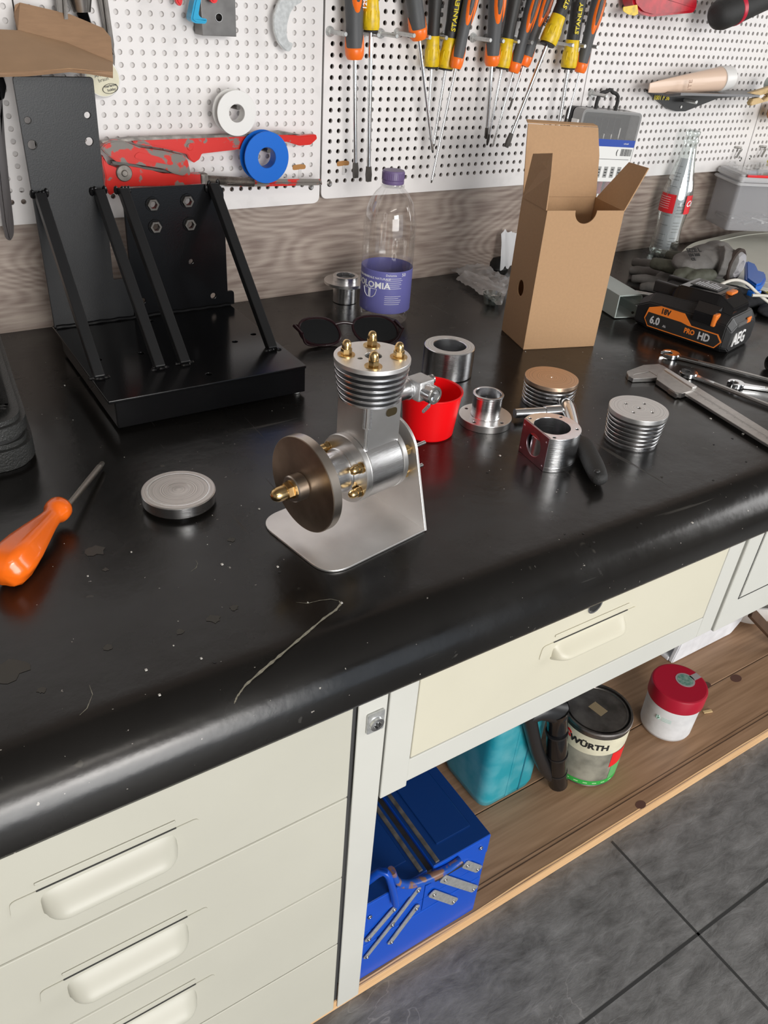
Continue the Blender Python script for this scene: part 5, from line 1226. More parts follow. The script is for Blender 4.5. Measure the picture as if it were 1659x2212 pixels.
for a0, a1, l in (((1372, 632), (1420, 640), 'short pale rod end right of the frosted channel'), ((1385, 684), (1408, 690), 'lower pale rod end beside the battery pack')):
    p0, p1 = at(*a0, .006), at(*a1, .006); t = thing('metal_rod', l, 'rod', (p0.x, p0.y, 0)); bm = bmn(); tube(bm, [p0-V(t.location), p1-V(t.location)], .0042, 14); obj('rod', bm, 'alu_sat', t)

# cola bottle with a leaflet inside
p = at(1428, 556, 0); h = V((p.x, p.y)).normalized()*.030; loc = (p.x+h.x, min(p.y+h.y, 1.116), 0)
t = thing('glass_bottle', 'empty contoured glass bottle with red label and rolled leaflet, standing by the wall', 'bottle', loc)
pr = [(0, .004), (.020, .001), (.0275, .002), (.0295, .010), (.0290, .025), (.0262, .045), (.0262, .060), (.0285, .080), (.0305, .105), (.0300, .125), (.0270, .142), (.0215, .165), (.0165, .190), (.0135, .208), (.0130, .216), (.0150, .218), (.0150, .223), (.0130, .225), (.0128, .231), (.0142, .233), (.0142, .238), (.0120, .240), (.0098, .239)]
ksc = 1.0
bm = bmn(); lathe(bm, pr, 64); 
for v in bm.verts:
    if .004 < v.co.z < .066 or .12 < v.co.z < .165:
        a_ = math.atan2(v.co.y, v.co.x); s = 1+.022*cos(10*a_); v.co.x *= s; v.co.y *= s
obj('bottle_glass', bm, 'glass', t, 1.2)
bm = bmn(); lathe(bm, [(0, .012), (.018, .012), (.0235, .0085), (.0235, .006), (0, .005)], 40); obj('bottle_foot', bm, 'glass', t)
va = math.atan2(-loc[1], -loc[0])+pi/2; rm = RZ(va)
def wrapband(bm, r, z0, z1, a0, a1, r1=None, seg=20):
    r1 = r1 or r; g_ = [[bm.verts.new(rm @ V((rr*sin(a0+(a1-a0)*k/seg), -rr*cos(a0+(a1-a0)*k/seg), zz))) for k in range(seg+1)] for rr, zz in ((r, z0), (r1, z1))]
    for k in range(seg): bm.faces.new((g_[0][k], g_[0][k+1], g_[1][k+1], g_[1][k]))
bm = bmn(); wrapband(bm, .0308, .088, .124, -1.35, .0, .0305); wrapband(bm, .0308, .088, .124, .72, 1.5, .0305); lab = obj('red_label', bm, mat('cola_red', (.75, .02, .03), .4), t)
bm = bmn(); text(bm, 'Coca-Cola', .016, rm @ RZ(.75) @ T(0, 0, .108), .0001, 'LEFT', .35, .0004, wrap=.0312)
for j in range(6): tube(bm, [rm @ V((.0311*sin(x_), -.0311*cos(x_), .118-j*.0042)) for x_ in [-1.15+.1*k for k in range(9)]], .00035, 4)
obj('label_lettering', bm, 'whiteink', lab, 0)
bm = bmn()                                                  # leaflet: two loose curls inside the bottle
for (r0, r1, z0, z1, a0, a1) in ((.022, .024, .014, .085, -1.3, .6), (.024, .0255, .085, .135, -1.0, .9), (.0235, .014, .135, .190, -.9, .8), (.0215, .0245, .03, .150, .15, 1.3)): wrapband(bm, r0, z0, z1, a0, a1, r1)
lf = obj('leaflet', bm, 'greypaper', t, 1.0)
bm = bmn()
for j in range(26):
    z_ = .020+j*.0062; rr = .0250 if z_ < .135 else .0245-.0098*(z_-.135)/.055; 
    for a0, a1 in ((-1.0, -.15), (.25, .85)):
        if random.random() < .8: tube(bm, [rm @ V((rr*sin(x_), -rr*cos(x_), z_)) for x_ in [a0+(a1-a0)*k/6 for k in range(7)]], .00035, 4)
obj('fine_print', bm, 'greyink', lf, 0)

# pale oval board with the tub on it
t = thing('pale_board', 'pale oval plastic board with a groove lying behind the gloves', 'board', (1.62, .95, 0))
P0 = [at(*q, .026) for q in ((1450, 566), (1490, 524), (1600, 499), (1780, 484), (1900, 560), (1800, 650), (1600, 612), (1490, 588))]
ol = rpoly([(p.x, p.y) for p in P0], .05, 6)
bm = bmn(); prism(bm, ol, .018, .026, .002); obj('board', tob(bm), 'lidgrey', t, .6)
cx_, cy_ = sum(p[0] for p in ol)/len(ol), sum(p[1] for p in ol)/len(ol)
bm = bmn(); tube(bm, [(cx_+(p[0]-cx_)*.86, cy_+(p[1]-cy_)*.82, .0262) for p in ol+[ol[0]]], .0016, 6); obj('groove', tob(bm), mat('groove_grey', (.56, .56, .49), .5), t)
for s, (x_, y_) in enumerate(((1.45, .93), (1.8, 1.0), (1.60, 1.00))):
    bm = bmn(); cyl(bm, .012, .0003, .0182, 16, T(x_, y_, 0)); obj('board_foot', tob(bm), 'lidgrey', t)
pA = aty(1550, 492, 1.075); x0 = pA.x; zt0 = aty(1566, 385, 1.075).z; zb0 = max(pA.z, .0275)
t = thing('storage_tub', 'cloudy plastic tub with a red-edged lid at the right edge by the wall', 'tub', (x0, 1.055, zb0))
bm = bmn(); prism(bm, rrect(x0, x0+.34, 1.055, 1.150, .010), zb0, zb0+.002); ow = rrect(x0, x0+.34, 1.055, 1.150, .010); iw = rrect(x0+.0025, x0+.3375, 1.0575, 1.1475, .008)
plate(bm, ow, [iw], zb0, zt0-.004); obj('tub', tob(bm), 'tub', t, .6)
bm = bmn(); prism(bm, rrect(x0-.008, x0+.348, 1.046, 1.152, .012), zt0-.010, zt0-.005, .0015); prism(bm, rrect(x0-.003, x0+.343, 1.051, 1.151, .012), zt0-.005, zt0+.010, .004); obj('lid', tob(bm), 'tublid', t, .7)
bm = bmn(); box(bm, x0+.010, x0+.34, 1.048, 1.052, zt0+.006, zt0+.011, .001); obj('red_edge', tob(bm), 'redink', t)
bm = bmn(); prism(bm, rrect(x0+.012, x0+.33, 1.056, 1.148, .01), zt0+.0105, zt0+.020, .003); obj('lid_tray', tob(bm), 'clear', t, .7)
bm = bmn(); box(bm, x0+.008, x0+.030, 1.047, 1.053, zt0+.009, zt0+.020, .001); obj('lid_clip', tob(bm), 'clear', t)
bm = bmn(); box(bm, x0+.105, x0+.34, 1.058, 1.146, zt0+.0205, zt0+.026, .001); obj('yellow_card', tob(bm), 'yellowink', t)
random.seed(11); bm = bmn()
for k in range(26):
    m = T(x0+random.uniform(.02, .3), random.uniform(1.075, 1.13), zb0+.008+random.random()*.010) @ RZ(random.random()*3) @ RY(random.uniform(-.3, .3)); box(bm, -.018, .018, -.003, .003, -.002, .002, .0005, m)
o = obj('loose_contents', tob(bm), 'zinc', t); o['kind'] = 'stuff'
bm = bmn(); 
for k in range(4): box(bm, x0+.10, x0+.22, 1.062, 1.064, zb0+.022+.016*k, zb0+.0235+.016*k)
box(bm, x0+.100, x0+.103, 1.060, 1.066, zb0+.012, zb0+.085); obj('wire_grid', tob(bm), 'white', t)

t.rotation_euler = (0, 0, rad(-24))
# gloves, voxel-blended
def blob(name, lumps, m, par, vox=.0016, sm=6):
    bm = bmn()
    for l in lumps:
        if l[0] == 't': tube(bm, [V(p)-V(par.location) for p in l[1]], l[2], 12, smooth=1, flat=l[3] if len(l) > 3 else 1)
        else: ball(bm, V(l[1])-V(par.location), l[2], 20) if len(l) < 4 else ball(bm, (0, 0, 0), l[2], 20, Matrix.Translation(V(l[1])-V(par.location)) @ l[3])
    me = bpy.data.meshes.new('b'); bm.to_mesh(me); bm.free(); o = bpy.data.objects.new('b', me); COL.objects.link(o)
    r_ = o.modifiers.new('r', 'REMESH'); r_.mode = 'VOXEL'; r_.voxel_size = vox
    s_ = o.modifiers.new('s', 'SMOOTH'); s_.iterations = sm; s_.factor = .6
    bpy.context.view_layer.update(); m2 = bpy.data.meshes.new_from_object(o.evaluated_get(bpy.context.evaluated_depsgraph_get()))
    bpy.data.objects.remove(o); bm = bmn(); bm.from_mesh(m2); bpy.data.meshes.remove(m2)
    for v in bm.verts:
        c_ = v.co*1.0; v.co += v.normal*.0016*noise.noise(V((c_.x*90, c_.y*90, c_.z*90)))
        if v.co.z < .0004-par.location.z: v.co.z = .0004-par.location.z
    return obj(name, bm, m, par, 3.0)
t = thing('work_glove', 'lower grey work glove with its fingers pointing left, under the other glove', 'glove', at(1440, 600, 0), 0, 'grey work gloves')
fin = []
for a0, a1, r_ in (((1432, 580), (1366, 566), .0100), ((1430, 596), (1360, 584), .0102), ((1432, 612), (1364, 602), .0100), ((1440, 626), (1382, 620), .0092)):
    A_, B_ = at(*a0, .014), at(*a1, .012); fin.append(('t', [A_+(A_-B_)*.3, A_, A_.lerp(B_, .6)+V((0, 0, .003)), B_], [r_*1.1, r_, r_*.95, r_*.75]))
fin.append(('b', at(1462, 602, .016), (.045, .034, .015)))
blob('glove_body', fin, 'glove', t)
t = thing('work_glove', 'upper grey work glove with black printed SIZE L palm, folded over the lower one', 'glove', at(1520, 570, 0), 0, 'grey work gloves')
l0 = [('t', [at(1505, 585, .048), at(1455, 577, .046), at(1408, 568, .042)], [.0135, .0135, .0100]), ('t', [at(1500, 566, .056), at(1464, 556, .055), at(1442, 550, .053)], [.0120, .0115, .0085])]
blob('coated_fingers', l0, 'glovedark', t)
blob('palm', [('b', at(1500, 566, .058), (.048, .034, .019)), ('b', at(1530, 556, .062), (.046, .038, .022)), ('b', at(1548, 545, .070), (.030, .028, .020)), ('t', [at(1550, 566, .062), at(1584, 572, .060)], [.030, .025]), ('b', at(1495, 590, .040), (.040, .024, .020))], 'glove', t)
blob('coated_palm_edge', [('b', at(1482, 594, .044), (.034, .016, .014)), ('b', at(1515, 597, .044), (.042, .016, .013))], 'glovedark', t)
C_ = at(1590, 574, .060)-V(t.location); ax = (at(1600, 577, .060)-at(1575, 570, .060)).normalized(); mq = ax.to_track_quat('Z', 'Y').to_matrix().to_4x4()
bm = bmn(); ringz(bm, .0300, .0245, -.007, .003, 40, T(*C_) @ mq, .0018); obj('cuff_band', bm, 'cuff', t)
bm = bmn(); lathe(bm, [(.0250, -.004), (.021, .006), (.015, .003), (.010, .009), (.006, .003)], 30, T(*C_) @ mq @ T(.002, .001, 0)); obj('inner_knit', bm, 'knitlight', t, 1.2)
pn = at(1497, 548, .078)-V(t.location); bm = bmn(); vx = (at(1545, 556, .062)-at(1490, 566, .060)).normalized()
tm = Matrix.Translation(pn) @ RZ(math.atan2(vx.y, vx.x)-.15) @ RX(.60)
for s, yy, sz in (('SIZE L', .010, .012), ('EN 388', .000, .008), ('CE', -.009, .008)): text(bm, s, sz, tm @ T(-.012, yy-.004, .0015), .0003, bold=.0003)
obj('print', bm, 'ink', t, 0)
# dark cloth under the gloves
t = thing('dark_cloth', 'crumpled black cloth under the gloves behind the battery pack', 'cloth', at(1540, 620, 0))
blob('cloth', [('b', at(1480, 632, .010), (.050, .024, .011)), ('b', at(1530, 628, .012), (.055, .024, .013)), ('b', at(1580, 632, .010), (.050, .022, .011)), ('b', at(1630, 650, .009), (.05, .022, .010)), ('b', at(1680, 668, .009), (.05, .024, .010))], 'cloth', t, .0025, 4)
t = thing('blue_clip', 'bright blue angular plastic piece between the glove cuff and the pale board', 'clip', at(1630, 610, 0))
bm = bmn(); q = [at(*p, .040) for p in ((1608, 573), (1630, 582), (1636, 596), (1650, 600), (1652, 612), (1644, 624), (1630, 628), (1608, 612))]; prism(bm, [(p.x, p.y) for p in q], .036, .050, .003); obj('clip', tob(bm), 'bluep', t, .5)
bm = bmn(); q0 = q[5]; box(bm, q0.x-.02, q0.x+.004, q0.y-.001, q0.y+.012, .0275, .037, .002); obj('clip_leg', tob(bm), 'bluep', t)
# cords
t = thing('charging_cable', 'white cord arching from the battery pack over the dark cloth', 'cord', at(1600, 640, 0))
bm = bmn(); tube(bm, [p-V(t.location) for p in (at(1545, 622, .050), at(1565, 610, .060), at(1590, 603, .065), at(1615, 612, .060), at(1638, 636, .045), at(1670, 660, .03))], .0026, 12, smooth=2); obj('cord', bm, 'whitecord', t)
bm = bmn(); tube(bm, [p-V(t.location) for p in (at(1625, 638, .045), at(1645, 638, .046), at(1680, 642, .045))], .0026, 12, smooth=1); obj('cord', bm, 'whitecord', t)
t = thing('yellow_tape_measure', 'black and yellow striped edge right of the battery pack', 'tape measure', at(1655, 655, 0))
bm = bmn(); box(bm, -.012, .03, -.02, .02, .0005, .020, .003, RZ(-.5)); obj('body', bm, 'yellowink', t)
bm = bmn()
for k in range(4): box(bm, -.0125+.009*k, -.008+.009*k, -.0205, .0205, .012, .0206, 0, RZ(-.5))
obj('stripes', bm, 'ink', t, 0)

# ============================================================ battery pack
fc = at(1562, 768, 0); t = thing('battery_pack', 'black 18V 6.0 battery pack with orange markings on the right side of the bench', 'battery', (fc.x, fc.y, 0), rad(13))
BWd, BL = .088, .150; bat_ = t; t.scale = (1.12, 1.06, 1.30)
def loft(bm, secs, mx=None):
    rows = [[bm.verts.new(V(p) if mx is None else mx @ V(p)) for p in s] for s in secs]; n = len(rows[0])
    for A, B in zip(rows[:-1], rows[1:]):
        for k in range(n): bm.faces.new((A[k], A[(k+1) % n], B[(k+1) % n], B[k]))
    bm.faces.new(rows[0]); bm.faces.new(rows[-1]); bmesh.ops.recalc_face_normals(bm, faces=bm.faces[:]); return bm
def sec(y, w0, w1, z1, z2): return [(w0, y, .0006), (BWd-w0, y, .0006), (BWd, y, .007), (BWd, y, z1), (BWd-w1, y, z2), (w1, y, z2), (0, y, z1), (0, y, .007)]
bm = loft(bmn(), [[(x*.9+.0045, y, z*.9) for x, y, z in sec(0, .012, .016, .030, .036)], sec(.008, .006, .012, .034, .042), sec(.05, .004, .012, .036, .047), sec(BL-.02, .004, .012, .034, .044), [(x*.92+.0035, y, z*.9+.0001) for x, y, z in sec(BL, .010, .014, .028, .036)]])
bmesh.ops.bevel(bm, geom=bm.edges[:], offset=.0012, segments=2, affect='EDGES'); obj('shell', bm, 'blackplastic', t, .5)
bm = loft(bmn(), [[(x, .012, z) for x, z in ((.014, .040), (BWd-.014, .040), (BWd-.020, .050), (.020, .050))], [(x, .035, z) for x, z in ((.012, .040), (BWd-.012, .040), (BWd-.016, .062), (.016, .062))], [(x, .098, z) for x, z in ((.012, .040), (BWd-.012, .040), (BWd-.016, .060), (.016, .060))], [(x, .106, z) for x, z in ((.014, .040), (BWd-.014, .040), (BWd-.016, .052), (.016, .052))]])
bmesh.ops.bevel(bm, geom=bm.edges[:], offset=.0012, segments=2, affect='EDGES'); obj('top_block', bm, 'blackgloss', t, .5)
for x_ in (.020, .060):
    bm = bmn(); box(bm, x_, x_+.008, .100, .140, .042, .056, .0015); obj('slide_rail', bm, 'blackplastic', t)
bm = bmn()
for k in range(6): box(bm, .030+k*.005, .0325+k*.005, .106, .132, .043, .052, .0005)
obj('terminal_rib', bm, 'blackplastic', t)
bm = bmn(); box(bm, .026, BWd-.028, .045, .088, .0615, .0630, .0004); o = obj('rating_plate', bm, mat('plate_grey', (.06, .06, .06), .4), t)
bm = bmn(); 
for k in range(9): box(bm, .030, .030+random.uniform(.015, .027), .049+k*.004, .0502+k*.004, .0629, .0633)
obj('plate_print', bm, 'greypaper', o, 0)
bm = bmn(); box(bm, .032, .052, .026, .036, .060, .0640, .0018, None); obj('release_mark', bm, 'aeg_orange', t)
bm = loft(bmn(), [[(-.0035, y, z) for y, z in ((.030, .030), (.058, .030), (.058, .042), (.030, .042))], [(.012, y, z) for y, z in ((.026, .026), (.062, .026), (.062, .050), (.026, .050))]]); o = obj('release_button', bm, 'blackgloss', t)
bm = bmn(); box(bm, -.0042, .010, .024, .030, .029, .0435, .0015); obj('button_edge', bm, 'aeg_orange', o)
SD = Matrix(((0, 0, -1, 0), (-1, 0, 0, 0), (0, 1, 0, 0), (0, 0, 0, 1)))     # drawing on the -x side: x -> -y, y -> z, z -> -x
bm = bmn(); prism(bm, [(-.132, .014), (-.128, .028), (-.110, .0335), (-.072, .0335), (-.058, .022), (-.016, .022), (-.008, .014), (-.016, .005), (-.124, .005)], 0, .0010, 0, SD); fr = obj('side_badge', bm, 'aeg_orange', t, 0)
bm = bmn(); prism(bm, [(-.130, .0138), (-.127, .0225), (-.074, .0225), (-.062, .0208), (-.017, .0208), (-.0100, .014), (-.0168, .0062), (-.1232, .0062)], .0008, .0013, 0, SD); obj('badge_ground', bm, 'ink', fr, 0)
bm = bmn(); text(bm, '6.0', .0130, SD @ T(-.122, .0140, .0014), .0002, bold=.0004); text(bm, 'Ah', .0045, SD @ T(-.100, .0110, .0014), .0001); text(bm, 'HD', .0125, SD @ T(-.044, .0135, .0014), .0002, bold=.0004); obj('lettering', bm, mat('silver_ink', (.55, .55, .56), .4), fr, 0)
bm = bmn(); text(bm, 'PRO', .0085, SD @ T(-.066, .0145, .0014), .0002, bold=.0003); obj('lettering', bm, 'aeg_orange', fr, 0)
bm = bmn(); text(bm, '18V', .0095, SD @ T(-.108, .0280, .0011), .0002, bold=.0003); obj('lettering', bm, 'ink', fr, 0)
bm = bmn(); text(bm, 'AEG', .0205, T(.014, -.0012, .0150) @ RX(pi/2-.12), .0008, bold=.0003, shear=.12); obj('lettering', bm, 'whiteink', t, 0)
bm = bmn(); box(bm, .022, .050, .0005, .004, .0300, .0350, .0003, T(0, -.0012, 0)); o = obj('charge_display', bm, 'smoke', t)
bm = bmn(); box(bm, .050, .062, -.0005, .002, .030, .037, .0008); obj('charge_button', bm, 'aeg_orange', t)

# ============================================================ caliper and wrenches
def flat_on_bench(name, px, z0, z1, m, par, bev=.0004, r=0, lbl=None):
    pts = [at(p[0], p[1], z1) for p in px]; q = [(p.x-par.location.x, p.y-par.location.y) for p in pts]
    if r: q = rpoly(q, r, 4)
    bm = bmn(); prism(bm, q, z0, z1, bev); return obj(name, bm, m, par, .5, label=lbl)
t = thing('vernier_caliper', 'steel vernier caliper lying across the right side of the bench', 'caliper', at(1500, 850, 0))
M['calsteel'] = mat('caliper_steel', (.52, .50, .48), .33, 1, var=.12, vscale=120)
flat_on_bench('beam', [(1424, 787), (1432, 789), (1720, 968), (1720, 995), (1650, 955), (1400, 800)], .0035, .0070, 'calsteel', t)
flat_on_bench('fixed_jaw', [(1354, 804), (1355, 801), (1390, 788), (1424, 786), (1445, 797), (1420, 806), (1406, 802), (1372, 808), (1366, 812), (1358, 813)], .0005, .0068, 'calsteel', t)
flat_on_bench('moving_jaw', [(1360, 813), (1372, 809), (1406, 803), (1420, 806), (1420, 816), (1368, 818)], .0008, .0064, 'calsteel', t)
flat_on_bench('slider', [(1420, 806), (1445, 797), (1507, 836), (1500, 842), (1473, 850), (1458, 847), (1419, 820)], .0015, .0085, 'calsteel', t)
flat_on_bench('vernier_scale', [(1434, 797), (1440, 795), (1506, 834), (1496, 837)], .0085, .0100, 'alu_sat', t)
flat_on_bench('thumb_lever', [(1434, 822), (1440, 822), (1450, 832), (1468, 842), (1468, 850), (1462, 852), (1445, 841)], .0015, .0075, 'steel', t)
bm = bmn(); a0_, a1_ = at(1470, 817, .0101), at(1503, 835, .0101); b0_, b1_ = at(1500, 843, .0072), at(1700, 968, .0072); n_ = (a1_-a0_).normalized(); s_ = V((-n_.y, n_.x, 0))
for k in range(60):
    p = b0_.lerp(b1_, k/60)-V(t.location); l_ = .004 if k % 5 else .006; box(bm, -.0001, .0001, -l_, 0, 0, .0001, 0, Matrix.Translation(p) @ RZ(math.atan2((b1_-b0_).y, (b1_-b0_).x)) @ T(0, -.0005, 0))
obj('graduation', bm, 'ink', t, 0)
def wrench(lbl, px0, px1, w_, hw_, open_ang=0, z=.0045, th=.0055):
    A_, B_ = at(*px0, z), at(*px1, z); d_ = B_-A_; t = thing('open_wrench', lbl, 'wrench', (A_.x, A_.y, 0), math.atan2(d_.y, d_.x), 'open-ended wrenches on the right of the bench'); L_ = d_.length
    r = hw_; g0 = r*.42
    pts = []
    for k in range(24):
        a_ = rad(30)+open_ang*0+2*pi*(k/24)*(300/360); pts.append((r*cos(a_+pi-rad(0)+open_ang-pi+rad(0)), r*sin(a_+open_ang)))
    # jaw: disc with a parallel slot opening towards -x
    disc = [(r*cos(rad(205)+rad(310)*k/26+open_ang), r*sin(rad(205)+rad(310)*k/26+open_ang)*.98) for k in range(27)]
    slot = [(g0, -g0), (-g0*.15, -g0), (-g0*.5, 0), (-g0*.15, g0), (g0, g0)]
    ca, sa = cos(open_ang+pi), sin(open_ang+pi)
    inn = [(x_*ca-y_*sa, x_*sa+y_*ca) for x_, y_ in [(r*.98, -g0), (0, -g0), (-g0*.4, 0), (0, g0), (r*.98, g0)]]
    m = T(0, 0, 0); bm = bmn(); 
    disc = [(r*cos(open_ang+pi+a_), r*sin(open_ang+pi+a_)) for a_ in [rad(27)+rad(306)*k/26 for k in range(27)]]
    prism(bm, disc+inn, .0008, th+.0015, .0008); jaw = obj('jaw', bm, 'chrome', t, .5)
    bm = bmn(); x0_ = r*.80; n = 8; prism(bm, [(x0_, -w_*.75), (x0_+.012, -w_*.55), (x0_+.03, -w_/2), (L_, -w_/2), (L_, w_/2), (x0_+.03, w_/2), (x0_+.012, w_*.55), (x0_, w_*.75)], .0012, th, .0012); obj('handle', bm, 'chrome', t, .5)
    bm = bmn(); prism(bm, rrect(x0_+.03, L_-.004, -w_*.22, w_*.22, .001), th, th+.0004); obj('handle_recess', bm, 'steel', t, .5)
    return t
wrench('long chrome wrench nearest the battery pack', (1449, 765), (1700, 830), .009, .0135, .5)
wrench('middle chrome wrench lying between caliper and the long wrench', (1487, 806), (1720, 898), .0085, .0130, .1)
wrench('short chrome wrench end at the right edge between the other two', (1590, 829), (1720, 848), .0085, .0115, .5)
t = thing('socket', 'black hollow socket end at the right edge beside the wrenches', 'socket', at(1650, 800, 0)+V((.012, 0, 0)))
bm = bmn(); ringz(bm, .0110, .0075, 0, .05, 28, T(-.008, 0, .0112) @ RZ(-.5) @ RY(pi/2), .001); obj('socket', bm, 'rubber', t)

# ============================================================ things on the low shelf
SZ = BZ+.0006
t = thing('blue_toolbox', 'dented blue steel cantilever toolbox with zinc link arms on the left of the low shelf', 'toolbox', (.40, .50, SZ))
TX0, TX1, TY0, TY1, TZ = .306, .497, .414, .70, -.455
bm = bmn(); box(bm, TX0, TX1, TY0, TY1, SZ, -.548, .002); obj('bottom_tray', tob(bm), 'bluetool', t, .5)
for z0, z1 in ((-.547, -.520), (-.519, -.493)):
    bm = bmn(); box(bm, TX0+.0005, .3985, TY0+.0006, TY1, z0, z1, .001); obj('upper_tray', tob(bm), 'bluetool', t, .5)
    bm = bmn(); box(bm, .3995, TX1-.0005, TY0+.0006, TY1, z0, z1, .001); obj('upper_tray', tob(bm), 'bluetool', t, .5)
for x0, x1 in ((TX0, .3975), (.4065, TX1)):
    bm = bmn(); box(bm, x0, x1, TY0-.0008, TY1+.001, -.4925, TZ, .0018); l_ = obj('lid_half', tob(bm), 'bluetool', t, .5)
    bm = bmn(); box(bm, x0+.0008, x1-.0008, TY0+.0006, TY1-.001, TZ, TZ+.0008, .0004); box(bm, x0+.020, x1-.016, TY0+.022, TY1-.02, TZ+.0008, TZ+.0022, .0012); obj('lid_panel', tob(bm), 'bluelid', l_, .5)
bm = bmn(); box(bm, .3975, .4065, TY0+.002, TY1, -.480, TZ-.006); obj('lid_seam', tob(bm), 'dsteel', t)
bm = bmn(); box(bm, .386, .392, TY0+.002, TY1, TZ+.0005, TZ+.0030, .001); box(bm, .411, .417, TY0+.002, TY1, TZ+.0005, TZ+.0030, .001); obj('hinge_strip', tob(bm), 'wornsteel', t)
bm = bmn(); prism(bm, rrect(.412, .456, -.4905, -.4800, .003), 0, .0006, 0, T(0, TY0-.0010, 0) @ XZ); obj('handle_slot', tob(bm), 'ink', t)
def link(p0, p1, w_, y=TY0-.0012):
    A_, B_ = aty(*p0, y), aty(*p1, y); d_ = B_-A_; L_ = d_.length; ang = math.atan2(d_.z, d_.x); bm = bmn()
    m = Matrix.Translation(A_) @ RY(-ang) @ XZ
    plate(bm, rrect(-w_*.6, L_+w_*.6, -w_/2, w_/2, w_*.35), [], 0, .0016, .0003, m); la = obj('link_arm', tob(bm), 'zinc', t, .5)
    for u in (0, L_):
        bm = bmn(); ringz(bm, .0026, .0012, .0014, .0032, 16, m @ T(u, 0, 0), .0003); cyl(bm, .0013, .0014, .0022, 10, m @ T(u, 0, 0)); obj('rivet', tob(bm), 'steel', la)
for a0, a1, w_ in (((1008, 1867), (1030, 1875), .0125), ((960, 1898), (1021, 1918), .0125), ((936, 1930), (978, 1945), .0125), ((902, 1921), (846, 1995), .0072), ((846, 1995), (791, 2064), .0072), ((898, 1960), (844, 2032), .0085), ((850, 1962), (795, 2026), .0085)):
    link(a0, a1, w_)
for q in ((1038, 1831), (798, 1980)):
    p = aty(*q, TY0-.001); bm = bmn(); ringz(bm, .0030, .0014, 0, .0018, 16, T(*p) @ XZ, .0003); obj('rivet', tob(bm), 'steel', t)
yy = TY0-.006
bm = bmn(); tube(bm, [aty(854, 1953, yy), aty(848, 1918, yy), aty(832, 1872, yy-.002), V((.3155, TY0+.02, TZ+.008))], [.0058, .0062, .0066, .0062], 16, smooth=2, flat=.7); obj('handle', tob(bm), 'bluetool', t, 1)
bm = bmn(); tube(bm, [aty(846, 1880, yy), aty(856, 1905, yy-.002), aty(880, 1912, yy-.004), aty(920, 1900, yy-.003), aty(965, 1878, yy), aty(995, 1857, yy)], [.0060, .0062, .0062, .0060, .0058, .0050], 16, smooth=2, flat=.7); obj('handle', tob(bm), mat('worn_blue_tube', (.01, .08, .42), .3, var=.1, thr=(.45, .5), vscale=60, col2=(.24, .13, .09)), t, 1)

# teal canister
t = thing('teal_canister', 'scuffed teal plastic canister behind the right end of the blue toolbox', 'canister', (.655, .575, SZ))
bm = bmn(); o1 = rrect(.603, .712, .531, .640, .020)
secs = []
for z_, s_ in ((SZ, .86), (SZ+.006, .95), (SZ+.018, 1), (SZ+.20, 1.0), (SZ+.24, .97)):
    secs.append([(.6575+(p[0]-.6575)*s_, .5855+(p[1]-.5855)*s_, z_) for p in o1])
loft(bm, secs); obj('canister_body', tob(bm), 'teal', t, 1)
bm = bmn(); box(bm, .6740, .6765, .5298, .642, SZ+.012, SZ+.20, .0008); obj('mould_seam', tob(bm), mat('teal_seam', (.01, .16, .22), .4), t)
bm = bmn(); box(bm, .6475, .6540, .5300, .6400, SZ+.014, SZ+.20, .001); obj('mould_rib', tob(bm), 'teal', t)
# black grip beside the can
t = thing('power_tool', 'black moulded power tool handle lying between the teal canister and the paint can', 'handle', at(1205, 1700, SZ))
lo = V(t.location); yq = lo.y
def hz(px, py, dy=0): return aty(px, py, yq+dy)-lo
bm = bmn(); tube(bm, [hz(1200, 1530, .004), hz(1204, 1555, .002), hz(1203, 1600), hz(1202, 1650), hz(1205, 1690)], [.020, .0150, .0165, .0155, .0160], 24, smooth=1); 
for v in bm.verts:
    if v.co.z < .0006: v.co.z = .0006
obj('grip', bm, 'blackgloss', t, 1)
for py in (1578, 1625, 1662):
    bm = bmn(); A_, B_ = hz(1203, py), hz(1203, py+3); tube(bm, [A_, B_], .0170 if py < 1650 else .0163, 24); obj('grip_band', bm, 'blackplastic', t)
bm = bmn(); tube(bm, [hz(1200, 1684, .003)+V((0, 0, .004)), hz(1180, 1665, .006), hz(1160, 1625, .008), hz(1150, 1585, .01), hz(1140, 1540, .012)], [.011, .0105, .0105, .0105, .012], 16, smooth=1)
for v in bm.verts:
    if v.co.z < .0006: v.co.z = .0006
obj('guard', bm, 'blackplastic', t, 1)
bm = bmn(); tube(bm, [hz(1140, 1548, .012), hz(1170, 1530, .008), hz(1205, 1535, .004)], [.012, .016, .020], 16, smooth=1); obj('motor_neck', bm, 'blackplastic', t, 1)
# can
t = thing('paint_can', 'one-litre tin can with cream label band, red mark and green stripe', 'can', (.8195, .5289, SZ))
rr = .0550; cH = .124
bm = bmn(); lathe(bm, [(0, .001), (rr-.001, .001), (rr+.0006, .002), (rr, .004), (rr, cH-.008), (rr+.0014, cH-.006), (rr+.0014, cH-.002), (rr-.001, cH)], 72); obj('can_body', bm, 'canmetal', t)
bm = bmn(); lathe(bm, [(rr+.0002, .006), (rr+.0004, .0065), (rr+.0004, .080), (rr+.0002, .0805)], 72); obj('smudged_label', bm, 'dirtyclear', t)
va = math.atan2(-.5289, -.8195)+pi/2; rm = RZ(va)
bm = bmn(); g0, g1 = [], []; n = 60
for k in range(n+1):
    a_ = -pi+2*pi*k/n; zl = .084-.008*cos(a_*1.0+.1)
    g0.append(bm.verts.new(rm @ V(((rr+.0006)*sin(a_), -(rr+.0006)*cos(a_), zl)))); g1.append(bm.verts.new(rm @ V(((rr+.0006)*sin(a_), -(rr+.0006)*cos(a_), .1135))))
